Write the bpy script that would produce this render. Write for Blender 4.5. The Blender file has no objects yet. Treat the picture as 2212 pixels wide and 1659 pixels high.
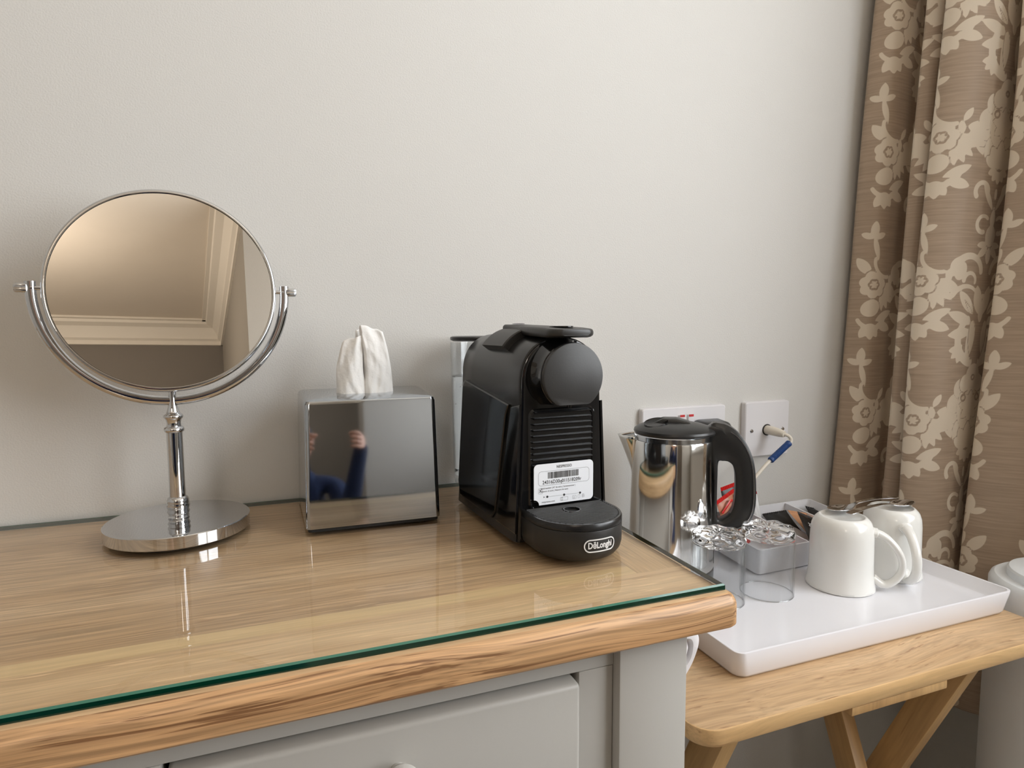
import bpy, bmesh, math, random
import numpy as np
from mathutils import Vector, Matrix
random.seed(3)
sc = bpy.context.scene
C = sc.collection
PI = math.pi
ZT = 0.79          # height of the chest's wooden top; heights below are given from there

# ------------------------------------------------------------------ camera
cam_d = bpy.data.cameras.new('camera'); cam = bpy.data.objects.new('camera', cam_d); C.objects.link(cam)
cam_d.sensor_fit = 'HORIZONTAL'; cam_d.sensor_width = 36.0; cam_d.lens = 36.0*1340.0/2212.0
cam_d.clip_start = 0.02
_R = Vector((0.93581, -0.35244, -0.00530)); _F = Vector((0.35051, 0.93224, -0.08997))
_F.normalize(); _R = (_R - _F*_R.dot(_F)).normalized(); _U = _R.cross(_F)
m = Matrix.Identity(4)
for i in range(3):
    m[i][0] = _R[i]; m[i][1] = _U[i]; m[i][2] = -_F[i]
m.translation = Vector((-0.66784, -0.76702, ZT+0.20192))
cam.matrix_world = m
sc.camera = cam

# ------------------------------------------------------------------ light, sky, exposure
w = bpy.data.worlds.new('sky'); sc.world = w; w.use_nodes = True
bg = w.node_tree.nodes['Background']; bg.inputs[0].default_value = (0.965, 0.98, 1.0, 1); bg.inputs[1].default_value = 5.0
def area(name, loc, rot, sx, sy, power, col=(1,1,1), portal=False):
    l = bpy.data.lights.new(name, 'AREA'); l.shape = 'RECTANGLE'; l.size = sx; l.size_y = sy; l.energy = power; l.color = col
    if portal: l.cycles.is_portal = True
    o = bpy.data.objects.new(name, l); C.objects.link(o); o.location = loc; o.rotation_euler = rot
    return o
WX = 0.42                       # inner face of the window wall
WY0, WY1, WZ0, WZ1 = -1.95, -0.42, 0.86, 2.25
area('window_portal', (WX+0.10, (WY0+WY1)/2, (WZ0+WZ1)/2), (0, PI/2, 0), WZ1-WZ0, WY1-WY0, 1, portal=True)
lp_ = bpy.data.lights.new('warm_ceiling_fill', 'POINT'); lp_.energy = 8; lp_.color = (1, .89, .76); lp_.shadow_soft_size = .18  # added warm fill, no lamp seen; brightens the ceiling shown in the mirror
lo_ = bpy.data.objects.new('warm_ceiling_fill', lp_); C.objects.link(lo_); lo_.location = (-1.5, -2.5, 2.0)
sc.view_settings.view_transform = 'Standard'; sc.view_settings.look = 'None'
sc.view_settings.gamma = 1.0; sc.view_settings.use_curve_mapping = False
sc.view_settings.exposure = 0.98
sc.cycles.max_bounces = 14; sc.cycles.transmission_bounces = 14; sc.cycles.transparent_max_bounces = 16
sc.cycles.diffuse_bounces = 6; sc.cycles.glossy_bounces = 6

# ------------------------------------------------------------------ materials
def new_mat(name):
    mt = bpy.data.materials.new(name); mt.use_nodes = True
    nt = mt.node_tree; b = nt.nodes['Principled BSDF']
    return mt, nt, b
def N(nt, t, **kw):
    n = nt.nodes.new(t)
    for k, v in kw.items(): setattr(n, k, v)
    return n
def rgba(c): return (c[0], c[1], c[2], 1)
def srgb(r, g, b):
    f = lambda v: (v/255/12.92) if v/255 <= 0.04045 else ((v/255+0.055)/1.055)**2.4
    return (f(r), f(g), f(b))
def simple(name, col, rough=0.5, metal=0.0, spec=0.5, bump=0.0, bscale=200, var=0.03, vscale=8, coat=0.0, trans=0.0, ior=1.5, sss=0.0):
    mt, nt, b = new_mat(name)
    b.inputs['Roughness'].default_value = rough; b.inputs['Metallic'].default_value = metal
    b.inputs['Specular IOR Level'].default_value = spec; b.inputs['IOR'].default_value = ior
    b.inputs['Coat Weight'].default_value = coat; b.inputs['Coat Roughness'].default_value = 0.04
    b.inputs['Transmission Weight'].default_value = trans
    if sss: b.inputs['Subsurface Weight'].default_value = sss; b.inputs['Subsurface Scale'].default_value = 0.01
    tc = N(nt, 'ShaderNodeTexCoord')
    no = N(nt, 'ShaderNodeTexNoise'); no.inputs['Scale'].default_value = vscale; no.inputs['Detail'].default_value = 4
    nt.links.new(tc.outputs['Object'], no.inputs['Vector'])
    mx = N(nt, 'ShaderNodeMix', data_type='RGBA'); mx.inputs[6].default_value = rgba([c*(1-var) for c in col]); mx.inputs[7].default_value = rgba([min(1, c*(1+var)) for c in col])
    nt.links.new(no.outputs['Fac'], mx.inputs[0]); nt.links.new(mx.outputs[2], b.inputs['Base Color'])
    if bump:
        n2 = N(nt, 'ShaderNodeTexNoise'); n2.inputs['Scale'].default_value = bscale; n2.inputs['Detail'].default_value = 3
        nt.links.new(tc.outputs['Object'], n2.inputs['Vector'])
        bp = N(nt, 'ShaderNodeBump'); bp.inputs['Strength'].default_value = bump; bp.inputs['Distance'].default_value = 0.001
        nt.links.new(n2.outputs['Fac'], bp.inputs['Height']); nt.links.new(bp.outputs['Normal'], b.inputs['Normal'])
    return mt
def wood(name, c_lo, c_hi, c_pore, axis='X', rough=0.45, fine=260, wave=0.02, pore=0.5, patch=0.35, pthr=0.62, band=14, fleck=0.0, pf=0.45, pal=6):
    mt, nt, b = new_mat(name); L = nt.links.new
    tc = N(nt, 'ShaderNodeTexCoord')
    wn = N(nt, 'ShaderNodeTexNoise'); wn.inputs['Scale'].default_value = 5.0; wn.inputs['Detail'].default_value = 1
    L(tc.outputs['Object'], wn.inputs['Vector'])
    sub = N(nt, 'ShaderNodeVectorMath', operation='SUBTRACT'); sub.inputs[1].default_value = (.5, .5, .5); L(wn.outputs['Color'], sub.inputs[0])
    scl = N(nt, 'ShaderNodeVectorMath', operation='SCALE'); scl.inputs['Scale'].default_value = wave; L(sub.outputs[0], scl.inputs[0])
    add = N(nt, 'ShaderNodeVectorMath', operation='ADD'); L(tc.outputs['Object'], add.inputs[0]); L(scl.outputs[0], add.inputs[1])
    def streak(along, across, detail, rough_=0.55):
        mp = N(nt, 'ShaderNodeMapping'); s = [across]*3; s['XYZ'.index(axis)] = along; mp.inputs['Scale'].default_value = s
        L(add.outputs[0], mp.inputs['Vector'])
        no = N(nt, 'ShaderNodeTexNoise'); no.inputs['Scale'].default_value = 1.0; no.inputs['Detail'].default_value = detail; no.inputs['Roughness'].default_value = rough_
        L(mp.outputs[0], no.inputs['Vector']); return no.outputs['Fac']
    s1 = streak(1.6, band, 5); s2 = streak(9, fine, 2); s3 = streak(pal, fine*pf, 3, 0.6)
    r1 = N(nt, 'ShaderNodeMapRange'); r1.inputs[1].default_value = .3; r1.inputs[2].default_value = .7; L(s1, r1.inputs[0])
    m1 = N(nt, 'ShaderNodeMix', data_type='RGBA'); m1.inputs[6].default_value = rgba(c_lo); m1.inputs[7].default_value = rgba(c_hi); L(r1.outputs[0], m1.inputs[0])
    r2 = N(nt, 'ShaderNodeMapRange'); r2.inputs[1].default_value = .35; r2.inputs[2].default_value = .65; r2.inputs[3].default_value = 1-patch*.5; r2.inputs[4].default_value = 1+patch*.35; L(s2, r2.inputs[0])
    m2 = N(nt, 'ShaderNodeVectorMath', operation='SCALE'); L(m1.outputs[2], m2.inputs[0]); L(r2.outputs[0], m2.inputs['Scale'])
    r3 = N(nt, 'ShaderNodeMapRange'); r3.inputs[1].default_value = pthr; r3.inputs[2].default_value = pthr+.07; r3.inputs[3].default_value = 0; r3.inputs[4].default_value = pore; L(s3, r3.inputs[0])
    m3 = N(nt, 'ShaderNodeMix', data_type='RGBA'); L(r3.outputs[0], m3.inputs[0]); L(m2.outputs[0], m3.inputs[6]); m3.inputs[7].default_value = rgba(c_pore)
    out = m3.outputs[2]
    if fleck:
        s4 = streak(22, fine*0.9, 1); r4 = N(nt, 'ShaderNodeMapRange'); r4.inputs[1].default_value = .66; r4.inputs[2].default_value = .72; r4.inputs[4].default_value = fleck; L(s4, r4.inputs[0])
        m4 = N(nt, 'ShaderNodeMix', data_type='RGBA'); L(r4.outputs[0], m4.inputs[0]); L(out, m4.inputs[6]); m4.inputs[7].default_value = rgba([min(1, c*1.45) for c in c_hi]); out = m4.outputs[2]
    L(out, b.inputs['Base Color'])
    b.inputs['Roughness'].default_value = rough
    bp = N(nt, 'ShaderNodeBump'); bp.inputs['Strength'].default_value = .12; bp.inputs['Distance'].default_value = .0006
    L(s2, bp.inputs['Height']); L(bp.outputs['Normal'], b.inputs['Normal'])
    return mt
def thin_glass(name, tint=(1, 1, 1), ior=1.5, rough=0.0, base=0.0):
    mt, nt, b = new_mat(name); L = nt.links.new; nt.nodes.remove(b)
    out = nt.nodes['Material Output']
    tr = N(nt, 'ShaderNodeBsdfTransparent'); gl = N(nt, 'ShaderNodeBsdfGlossy'); gl.inputs['Roughness'].default_value = rough
    tc = N(nt, 'ShaderNodeTexCoord'); no = N(nt, 'ShaderNodeTexNoise'); no.inputs['Scale'].default_value = 6; L(tc.outputs['Object'], no.inputs['Vector'])
    mx = N(nt, 'ShaderNodeMix', data_type='RGBA'); mx.inputs[6].default_value = rgba(tint); mx.inputs[7].default_value = rgba([c*.985 for c in tint]); L(no.outputs['Fac'], mx.inputs[0]); L(mx.outputs[2], tr.inputs['Color'])
    # two-sided Schlick reflectance, so that a thin pane behaves alike from both faces
    ge = N(nt, 'ShaderNodeNewGeometry'); dt = N(nt, 'ShaderNodeVectorMath', operation='DOT_PRODUCT'); L(ge.outputs['Normal'], dt.inputs[0]); L(ge.outputs['Incoming'], dt.inputs[1])
    ab = N(nt, 'ShaderNodeMath', operation='ABSOLUTE'); L(dt.outputs['Value'], ab.inputs[0])
    om = N(nt, 'ShaderNodeMath', operation='SUBTRACT', use_clamp=True); om.inputs[0].default_value = 1; L(ab.outputs[0], om.inputs[1])
    pw = N(nt, 'ShaderNodeMath', operation='POWER'); pw.inputs[1].default_value = 5; L(om.outputs[0], pw.inputs[0])
    r0 = ((ior-1)/(ior+1))**2
    ad = N(nt, 'ShaderNodeMath', operation='MULTIPLY_ADD', use_clamp=True); ad.inputs[1].default_value = 1-r0; ad.inputs[2].default_value = r0+base; L(pw.outputs[0], ad.inputs[0])
    ms = N(nt, 'ShaderNodeMixShader'); L(ad.outputs[0], ms.inputs[0]); L(tr.outputs[0], ms.inputs[1]); L(gl.outputs[0], ms.inputs[2]); L(ms.outputs[0], out.inputs['Surface'])
    return mt

M = {}
M['wall'] = simple('painted_wall', (0.632, 0.620, 0.594), rough=.75, bump=.35, bscale=560, var=.018, vscale=3, spec=.3)
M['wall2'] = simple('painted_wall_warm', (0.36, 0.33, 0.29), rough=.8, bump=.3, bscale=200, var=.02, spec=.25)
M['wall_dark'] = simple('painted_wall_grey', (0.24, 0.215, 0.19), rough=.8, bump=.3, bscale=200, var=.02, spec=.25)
M['ceiling'] = simple('ceiling_paint', (0.80, 0.72, 0.62), rough=.8, bump=.2, bscale=100, var=.02, spec=.2)
M['cornice'] = simple('cornice_paint', (0.86, 0.80, 0.71), rough=.6, var=.01)
M['lowwall'] = simple('lower_wall_paint', (0.42, 0.40, 0.385), rough=.8, bump=.4, bscale=300, var=.02, spec=.25)
M['carpet'] = simple('carpet_pile', (0.46, 0.41, 0.35), rough=1, bump=1, bscale=900, var=.2, vscale=300, spec=.1)
M['frame_white'] = simple('white_gloss_paint', (0.80, 0.80, 0.78), rough=.3, var=.01)
M['oak'] = wood('oak_veneer', srgb(176, 144, 108), srgb(204, 174, 138), srgb(146, 112, 78), 'X', fine=420, wave=.012, pore=.5, patch=.5, band=22, fleck=.45)
M['oak_board'] = wood('oak_front_board', srgb(184, 150, 112), srgb(212, 182, 142), srgb(158, 120, 78), 'X', fine=380, wave=.02, pore=.4, patch=.25, band=26, fleck=.45)
M['oak_pale'] = wood('oak_pale_strip', srgb(196, 166, 120), srgb(216, 188, 144), srgb(176, 140, 96), 'X', fine=380, wave=.02, pore=.3, patch=.15, band=26, fleck=.2)
M['oak_end'] = wood('oak_end_board', srgb(176, 142, 102), srgb(206, 174, 132), srgb(142, 106, 70), 'Y', fine=380, wave=.01, pore=.55, patch=.4, band=18, fleck=.3)
M['oak_edge'] = wood('oak_edge', srgb(172, 130, 88), srgb(198, 158, 116), srgb(104, 66, 38), 'X', fine=520, wave=.020, pore=.75, patch=.60, pthr=.55, band=60, pf=.75, pal=3.0, rough=.38)
M['rubberwood'] = wood('rubberwood', srgb(178, 144, 106), srgb(208, 178, 140), srgb(128, 90, 60), 'X', fine=330, wave=.05, pore=.65, patch=.34, pthr=.62, band=30, pf=1.0, pal=22, rough=.42)
M['rubberwood_edge'] = wood('rubberwood_edge', srgb(192, 152, 104), srgb(220, 186, 136), srgb(140, 96, 54), 'X', fine=260, wave=.06, pore=.5, patch=.2, pthr=.66, band=7, rough=.38)
M['rubberwood_leg'] = wood('rubberwood_leg', srgb(168, 130, 86), srgb(200, 164, 114), srgb(140, 98, 56), 'Z', fine=200, wave=.03, pore=.4, patch=.2, pthr=.66, band=8, rough=.42)
M['grey_paint'] = simple('grey_furniture_paint', (0.435, 0.42, 0.39), rough=.42, bump=.12, bscale=120, var=.012, vscale=14, spec=.4)
M['dark_gap'] = simple('dark_gap', (0.02, 0.018, 0.016), rough=.9)
M['chrome'] = simple('polished_chrome', (0.63, 0.64, 0.66), rough=.035, metal=1, var=.01)
M['cover'] = simple('cover_chrome', (0.47, 0.505, 0.55), rough=.06, metal=1, var=.01)
M['satin'] = simple('satin_chrome', (0.62, 0.64, 0.67), rough=.16, metal=1, var=.01)
M['mirror'] = simple('mirror_silver', (0.93, 0.90, 0.86), rough=.004, metal=1, var=.003)
M['steel'] = simple('polished_steel', (0.74, 0.73, 0.71), rough=.09, metal=1, var=.015, vscale=3)
M['black_pad'] = simple('black_rubber', (0.012, 0.012, 0.012), rough=.7)
M['gloss_black'] = simple('gloss_black_plastic', (0.006, 0.006, 0.0065), rough=.07, spec=.5, var=.02)
M['satin_black'] = simple('satin_black_plastic', (0.011, 0.011, 0.0115), rough=.26, spec=.5, var=.03)
M['matte_black'] = simple('matte_black_plastic', (0.024, 0.023, 0.022), rough=.42, spec=.5, bump=.05, bscale=900, var=.04)
M['tray_black'] = simple('matte_black_tray', (0.014, 0.013, 0.012), rough=.40, spec=.5, bump=.04, bscale=900, var=.04)
M['rib_edge'] = simple('rib_highlight_black', (0.06, 0.06, 0.062), rough=.3, var=.1)  # lighter black, a painted highlight for rib edges catching light; unassigned
M['kettle_black'] = simple('kettle_black', (0.018, 0.018, 0.018), rough=.33, var=.03)
M['white_sticker'] = simple('sticker_white', (0.78, 0.80, 0.84), rough=.45, var=.005)
M['print'] = simple('print_black', (0.02, 0.02, 0.02), rough=.5)
M['print_grey'] = simple('print_grey', (0.16, 0.16, 0.17), rough=.5)
M['logo'] = simple('logo_silver', (0.72, 0.72, 0.72), rough=.35, var=.01)
M['tissue'] = simple('tissue_paper', (0.86, 0.85, 0.83), rough=.95, bump=.5, bscale=260, var=.02, spec=.1)
M['white_plastic'] = simple('white_plastic', (0.74, 0.73, 0.75), rough=.28, var=.01)
M['ivory'] = simple('ivory_plastic', (0.72, 0.67, 0.58), rough=.4, var=.02)
M['blue'] = simple('blue_plastic', srgb(22, 62, 120), rough=.4, var=.05)
M['red'] = simple('switch_red', srgb(190, 30, 30), rough=.4)
M['melamine'] = simple('melamine_white', (0.79, 0.79, 0.83), rough=.13, var=.006, spec=.5)
M['melamine2'] = simple('melamine_white_satin', (0.72, 0.72, 0.75), rough=.35, var=.006)
M['porcelain'] = simple('porcelain', (0.84, 0.84, 0.815), rough=.09, var=.006, spec=.55)
M['bin'] = simple('appliance_white', (0.74, 0.77, 0.79), rough=.4, bump=.08, bscale=600, var=.005)
M['glass'] = simple('clear_glass', (1, 1, 1), rough=0.0, trans=1.0, ior=1.5, var=0.0)
M['water'] = simple('water', (0.97, 0.99, 1.0), rough=0.0, trans=1.0, ior=1.33, var=0.0)
M['glass_wall'] = thin_glass('glass_wall', (0.965, 0.972, 0.975), 1.55)
M['sheet_glass'] = thin_glass('sheet_glass', (0.985, 0.992, 0.985), 1.5)
M['green_edge'] = simple('green_glass_edge', srgb(3, 46, 32), rough=.08, var=.25, vscale=18, coat=.3)
M['sheet_bevel'] = simple('sheet_bevel', srgb(60, 110, 92), rough=.1, var=.05)
M['pack_red'] = simple('packet_red', srgb(196, 28, 26), rough=.3, var=.1, vscale=60)
M['pack_brown'] = simple('packet_biscuit', srgb(176, 112, 84), rough=.35, var=.25, vscale=90)
M['pack_black'] = simple('packet_black', srgb(22, 20, 20), rough=.35, var=.1)
M['pack_copper'] = simple('packet_copper', srgb(190, 140, 104), rough=.35, var=.25, vscale=70)
M['pack_white'] = simple('packet_white', (0.72, 0.72, 0.72), rough=.5, var=.03)
M['pack_green'] = simple('leaf_green', srgb(120, 140, 50), rough=.5, var=.15, vscale=200)
M['navy'] = simple('navy_cloth', srgb(20, 34, 66), rough=.9, var=.1)
M['skin'] = simple('skin', srgb(190, 140, 115), rough=.55, var=.05)

# ------------------------------------------------------------------ mesh helpers
def link(name, bm, mats, parent=None, loc=(0, 0, 0), rot=(0, 0, 0), smooth=True, angle=35):
    me = bpy.data.meshes.new(name)
    bmesh.ops.recalc_face_normals(bm, faces=bm.faces[:]) if not getattr(bm, 'keepn', False) else None
    bm.to_mesh(me); bm.free()
    return link_me(name, me, mats, parent, loc, rot, smooth, angle)
def link_me(name, me, mats, parent=None, loc=(0, 0, 0), rot=(0, 0, 0), smooth=True, angle=35):
    if not isinstance(mats, (list, tuple)): mats = [mats]
    for x in mats: me.materials.append(M[x] if isinstance(x, str) else x)
    if smooth:
        me.polygons.foreach_set('use_smooth', [True]*len(me.polygons))
        try: me.set_sharp_from_angle(angle=math.radians(angle))
        except Exception: pass
    o = bpy.data.objects.new(name, me); C.objects.link(o)
    o.location = loc; o.rotation_euler = rot
    if parent is not None: o.parent = parent
    return o
def thing(name, label, cat, loc=(0, 0, 0), rotz=0, group=None, rot=None):
    o = bpy.data.objects.new(name, None); C.objects.link(o); o.empty_display_size = .02
    o.location = loc; o.rotation_euler = rot if rot else (0, 0, rotz)
    o['label'] = label; o['category'] = cat
    if group: o['group'] = group
    return o
def tag(o, label, cat, group=None):
    o['label'] = label; o['category'] = cat
    if group: o['group'] = group
    return o
def struct(name, bm, mats, parent=None, label=None):
    o = link(name, bm, mats, parent)
    if parent is None:
        o['kind'] = 'structure'
    return o
def bx(bm, x0, x1, y0, y1, z0, z1, bev=0.0, seg=2, mi=0):
    vs = [bm.verts.new(p) for p in [(x0,y0,z0),(x1,y0,z0),(x1,y1,z0),(x0,y1,z0),(x0,y0,z1),(x1,y0,z1),(x1,y1,z1),(x0,y1,z1)]]
    fs = [bm.faces.new([vs[i] for i in f]) for f in [(3,2,1,0),(4,5,6,7),(0,1,5,4),(1,2,6,5),(2,3,7,6),(3,0,4,7)]]
    for f in fs: f.material_index = mi
    if bev > 0:
        es = list({e for f in fs for e in f.edges})
        r = bmesh.ops.bevel(bm, geom=es, offset=bev, segments=seg, profile=.5, affect='EDGES')
        for f in r['faces']: f.material_index = mi
    return vs
def box(name, x0, x1, y0, y1, z0, z1, mat, parent=None, bev=0.0, seg=2, **kw):
    bm = bmesh.new(); bx(bm, x0, x1, y0, y1, z0, z1, bev, seg); return link(name, bm, mat, parent, **kw)
def lathe_bm(bm, prof, n=64, mi=0, c=(0, 0), fn=None):
    rings = []
    for r, z in prof:
        if r < 1e-6: rings.append([bm.verts.new((c[0], c[1], z))])
        else:
            ring = []
            for i in range(n):
                a = 2*PI*i/n; rr, zz = (r, z) if fn is None else fn(a, r, z)
                ring.append(bm.verts.new((c[0]+rr*math.cos(a), c[1]+rr*math.sin(a), zz)))
            rings.append(ring)
    for A, B in zip(rings, rings[1:]):
        for i in range(n):
            j = (i+1) % n
            if len(A) == 1 and len(B) == 1: continue
            if len(A) == 1: f = bm.faces.new((A[0], B[j], B[i]))
            elif len(B) == 1: f = bm.faces.new((A[i], A[j], B[0]))
            else: f = bm.faces.new((A[i], A[j], B[j], B[i]))
            f.material_index = mi
    return rings
def lathe(name, prof, mat, parent=None, n=64, loc=(0, 0, 0), rot=(0, 0, 0), fn=None, angle=35):
    bm = bmesh.new(); lathe_bm(bm, prof, n, fn=fn); return link(name, bm, mat, parent, loc, rot, angle=angle)
def catmull(pts, k=8, closed=False):
    pts = [Vector(p) for p in pts]; n = len(pts); out = []
    rng = range(n) if closed else range(n-1)
    for i in rng:
        p0 = pts[(i-1) % n] if closed or i > 0 else pts[0]*2-pts[1]
        p1 = pts[i]; p2 = pts[(i+1) % n]
        p3 = pts[(i+2) % n] if closed or i+2 < n else p2*2-p1
        for j in range(k):
            t = j/k
            out.append(0.5*((2*p1)+(-p0+p2)*t+(2*p0-5*p1+4*p2-p3)*t*t+(-p0+3*p1-3*p2+p3)*t**3))
    if not closed: out.append(pts[-1].copy())
    return out
def tube_bm(bm, pts, rad, n=12, closed=False, caps=True, mi=0, flat=1.0, up=None):
    pts = [Vector(p) for p in pts]; m_ = len(pts)
    if not isinstance(rad, (list, tuple)): rad = [rad]*m_
    T = []
    for i in range(m_):
        a = pts[(i-1) % m_] if (closed or i > 0) else pts[0]; b = pts[(i+1) % m_] if (closed or i < m_-1) else pts[-1]
        T.append((b-a).normalized())
    nrm = Vector(up) if up else (Vector((0, 0, 1)) if abs(T[0].z) < .9 else Vector((1, 0, 0)))
    nrm = (nrm - T[0]*nrm.dot(T[0])).normalized(); rings = []
    for i in range(m_):
        nrm = (nrm - T[i]*nrm.dot(T[i])).normalized(); bi = T[i].cross(nrm)
        rings.append([bm.verts.new(pts[i]+(nrm*math.cos(2*PI*k/n)+bi*math.sin(2*PI*k/n)*flat)*rad[i]) for k in range(n)])
    for i in range(m_ if closed else m_-1):
        A, B = rings[i], rings[(i+1) % m_]
        for k in range(n):
            f = bm.faces.new((A[k], A[(k+1) % n], B[(k+1) % n], B[k])); f.material_index = mi
    if caps and not closed:
        bm.faces.new(rings[0][::-1]); bm.faces.new(rings[-1])
def tube(name, pts, rad, mat, parent=None, n=12, closed=False, loc=(0, 0, 0), rot=(0, 0, 0), flat=1.0, up=None):
    bm = bmesh.new(); tube_bm(bm, pts, rad, n, closed, flat=flat, up=up); return link(name, bm, mat, parent, loc, rot)
def rrect(x0, x1, y0, y1, r, k=6):
    out = []
    for cx, cy, a0 in [(x1-r, y1-r, 0), (x0+r, y1-r, PI/2), (x0+r, y0+r, PI), (x1-r, y0+r, 1.5*PI)]:
        for i in range(k+1):
            a = a0+PI/2*i/k; out.append((cx+r*math.cos(a), cy+r*math.sin(a)))
    return out
def loft_bm(bm, loops, cap0=True, cap1=True, mi=0, closed=True):
    R = [[bm.verts.new(p) for p in lp] for lp in loops]; n = len(R[0])
    for A, B in zip(R, R[1:]):
        for i in range(n if closed else n-1):
            f = bm.faces.new((A[i], A[(i+1) % n], B[(i+1) % n], B[i])); f.material_index = mi
    if cap0: bm.faces.new(R[0][::-1]).material_index = mi
    if cap1: bm.faces.new(R[-1]).material_index = mi
    return R
def loft(name, loops, mat, parent=None, cap0=True, cap1=True, loc=(0, 0, 0), rot=(0, 0, 0), angle=35, closed=True):
    bm = bmesh.new(); loft_bm(bm, loops, cap0, cap1, closed=closed); return link(name, bm, mat, parent, loc, rot, angle=angle)
def prism_bm(bm, pts, axis, a, b, bev=0, seg=2):
    """2D outline pts extruded along axis from a to b."""
    def P(p, t): return {'X': (t, p[0], p[1]), 'Y': (p[0], t, p[1]), 'Z': (p[0], p[1], t)}[axis]
    A = [bm.verts.new(P(p, a)) for p in pts]; B = [bm.verts.new(P(p, b)) for p in pts]; n = len(pts)
    fs = [bm.faces.new(A[::-1]), bm.faces.new(B)]
    for i in range(n): fs.append(bm.faces.new((A[i], A[(i+1) % n], B[(i+1) % n], B[i])))
    if bev:
        bmesh.ops.recalc_face_normals(bm, faces=fs)
        es = list(set(fs[0].edges) | set(fs[1].edges))
        bmesh.ops.bevel(bm, geom=es, offset=bev, segments=seg, profile=.5, affect='EDGES')
def prism(name, pts, axis, a, b, mat, parent=None, bev=0, seg=2, **kw):
    bm = bmesh.new(); prism_bm(bm, pts, axis, a, b, bev, seg); return link(name, bm, mat, parent, **kw)
def text_mesh(body, size, align='CENTER', bold=0.0, shear=0.0, extrude=0.00005, sx=1.0, space=1.0):
    cu = bpy.data.curves.new('lettering', 'FONT'); cu.body = body; cu.size = size; cu.align_x = align; cu.align_y = 'CENTER'
    cu.offset = bold; cu.shear = shear; cu.extrude = extrude; cu.resolution_u = 3; cu.space_character = space
    o = bpy.data.objects.new('lettering_source', cu); C.objects.link(o)
    dg = bpy.context.evaluated_depsgraph_get(); me = bpy.data.meshes.new_from_object(o.evaluated_get(dg))
    bpy.data.objects.remove(o); bpy.data.curves.remove(cu); me.materials.clear()
    for v in me.vertices: v.co.x *= sx
    return me
def put_text(body, size, parent, loc, rot, mat, warp=None, **kw):
    me = text_mesh(body, size, **kw)
    if warp:
        for v in me.vertices: v.co = warp(v.co)
    return link_me('lettering', me, mat, parent, loc, rot, smooth=False)

# ------------------------------------------------------------------ the room
RX0, RY0, RZ = -3.0, -3.7, 2.46
T = 0.14
struct('floor', (lambda bm: (bx(bm, RX0-T, WX+T, RY0-T, T, -0.1, 0), bm)[1])(bmesh.new()), 'carpet')
struct('ceiling', (lambda bm: (bx(bm, RX0-T, WX+T, RY0-T, T, RZ, RZ+.1), bm)[1])(bmesh.new()), 'ceiling')
struct('wall_back', (lambda bm: (bx(bm, RX0-T, WX+T, 0, T, 0, RZ), bm)[1])(bmesh.new()), 'wall')
struct('wall_left', (lambda bm: (bx(bm, RX0-T, RX0, RY0, 0, 0, RZ), bm)[1])(bmesh.new()), 'wall')
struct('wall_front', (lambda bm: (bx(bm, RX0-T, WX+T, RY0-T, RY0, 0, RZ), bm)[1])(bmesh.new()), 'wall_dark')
def window_wall():
    bm = bmesh.new(); xs = (WX, WX+T)
    bx(bm, *xs, RY0, 0, 0, WZ0); bx(bm, *xs, RY0, 0, WZ1, RZ)
    bx(bm, *xs, WY1, 0, WZ0, WZ1); bx(bm, *xs, RY0, WY0, WZ0, WZ1)
    return bm
struct('wall_right', window_wall(), 'wall')
# en-suite partition seen only in the mirror
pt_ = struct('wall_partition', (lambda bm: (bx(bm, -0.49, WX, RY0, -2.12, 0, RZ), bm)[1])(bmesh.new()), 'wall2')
for i, (a, b) in enumerate([(WY0, WY1)]):
    wn = bpy.data.objects.new('window_%d' % (i+1), None); C.objects.link(wn); wn['kind'] = 'structure'
    bm = bmesh.new(); x0, x1 = WX+.05, WX+.10
    for (p, q, r, s) in [(a, b, WZ0, WZ0+.06), (a, b, WZ1-.06, WZ1), (a, a+.06, WZ0, WZ1), (b-.06, b, WZ0, WZ1), ((a+b)/2-.025, (a+b)/2+.025, WZ0, WZ1), (a, b, WZ0+.62, WZ0+.66)]:
        bx(bm, x0, x1, p, q, r, s)
    link('window_frame', bm, 'frame_white', wn)
    box('window_sill', WX-.05, WX+.10, a-.03, b+.03, WZ0-.03, WZ0, 'frame_white', wn, bev=.004)
    box('window_pane', WX+.072, WX+.078, a+.05, b-.05, WZ0+.05, WZ1-.05, 'glass_wall', wn)
def cornice(name, p, q, inward):
    """stepped cove between wall and ceiling, from p to q; inward = unit vector into the room"""
    prof = [(0, -.14), (.012, -.14), (.014, -.115), (.03, -.105), (.035, -.075), (.06, -.04), (.095, -.028), (.10, -.012), (.12, -.012), (.12, 0), (0, 0)]
    loops = [[(P[0]+inward[0]*d, P[1]+inward[1]*d, RZ+z) for d, z in prof] for P in (p, q)]
    o = loft(name, loops, 'cornice'); o['kind'] = 'structure'
cornice('trim_1', (RX0, 0), (WX, 0), (0, -1)); cornice('trim_2', (RX0, RY0), (-.49, RY0), (0, 1)); cornice('trim_5', (-.49, RY0), (-.49, -2.12), (-1, 0)); cornice('trim_6', (-.49, -2.12), (WX, -2.12), (0, 1))
cornice('trim_3', (RX0, RY0), (RX0, 0), (1, 0)); cornice('trim_4', (WX, -2.12), (WX, 0), (-1, 0))
b_ = box('baseboard_back', RX0, WX, -.018, 0, 0, .12, 'frame_white', bev=.004); b_['kind'] = 'structure'
b_ = box('baseboard_right', WX-.018, WX, -2.12, -.018, 0, .12, 'frame_white', bev=.004); b_['kind'] = 'structure'
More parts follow.
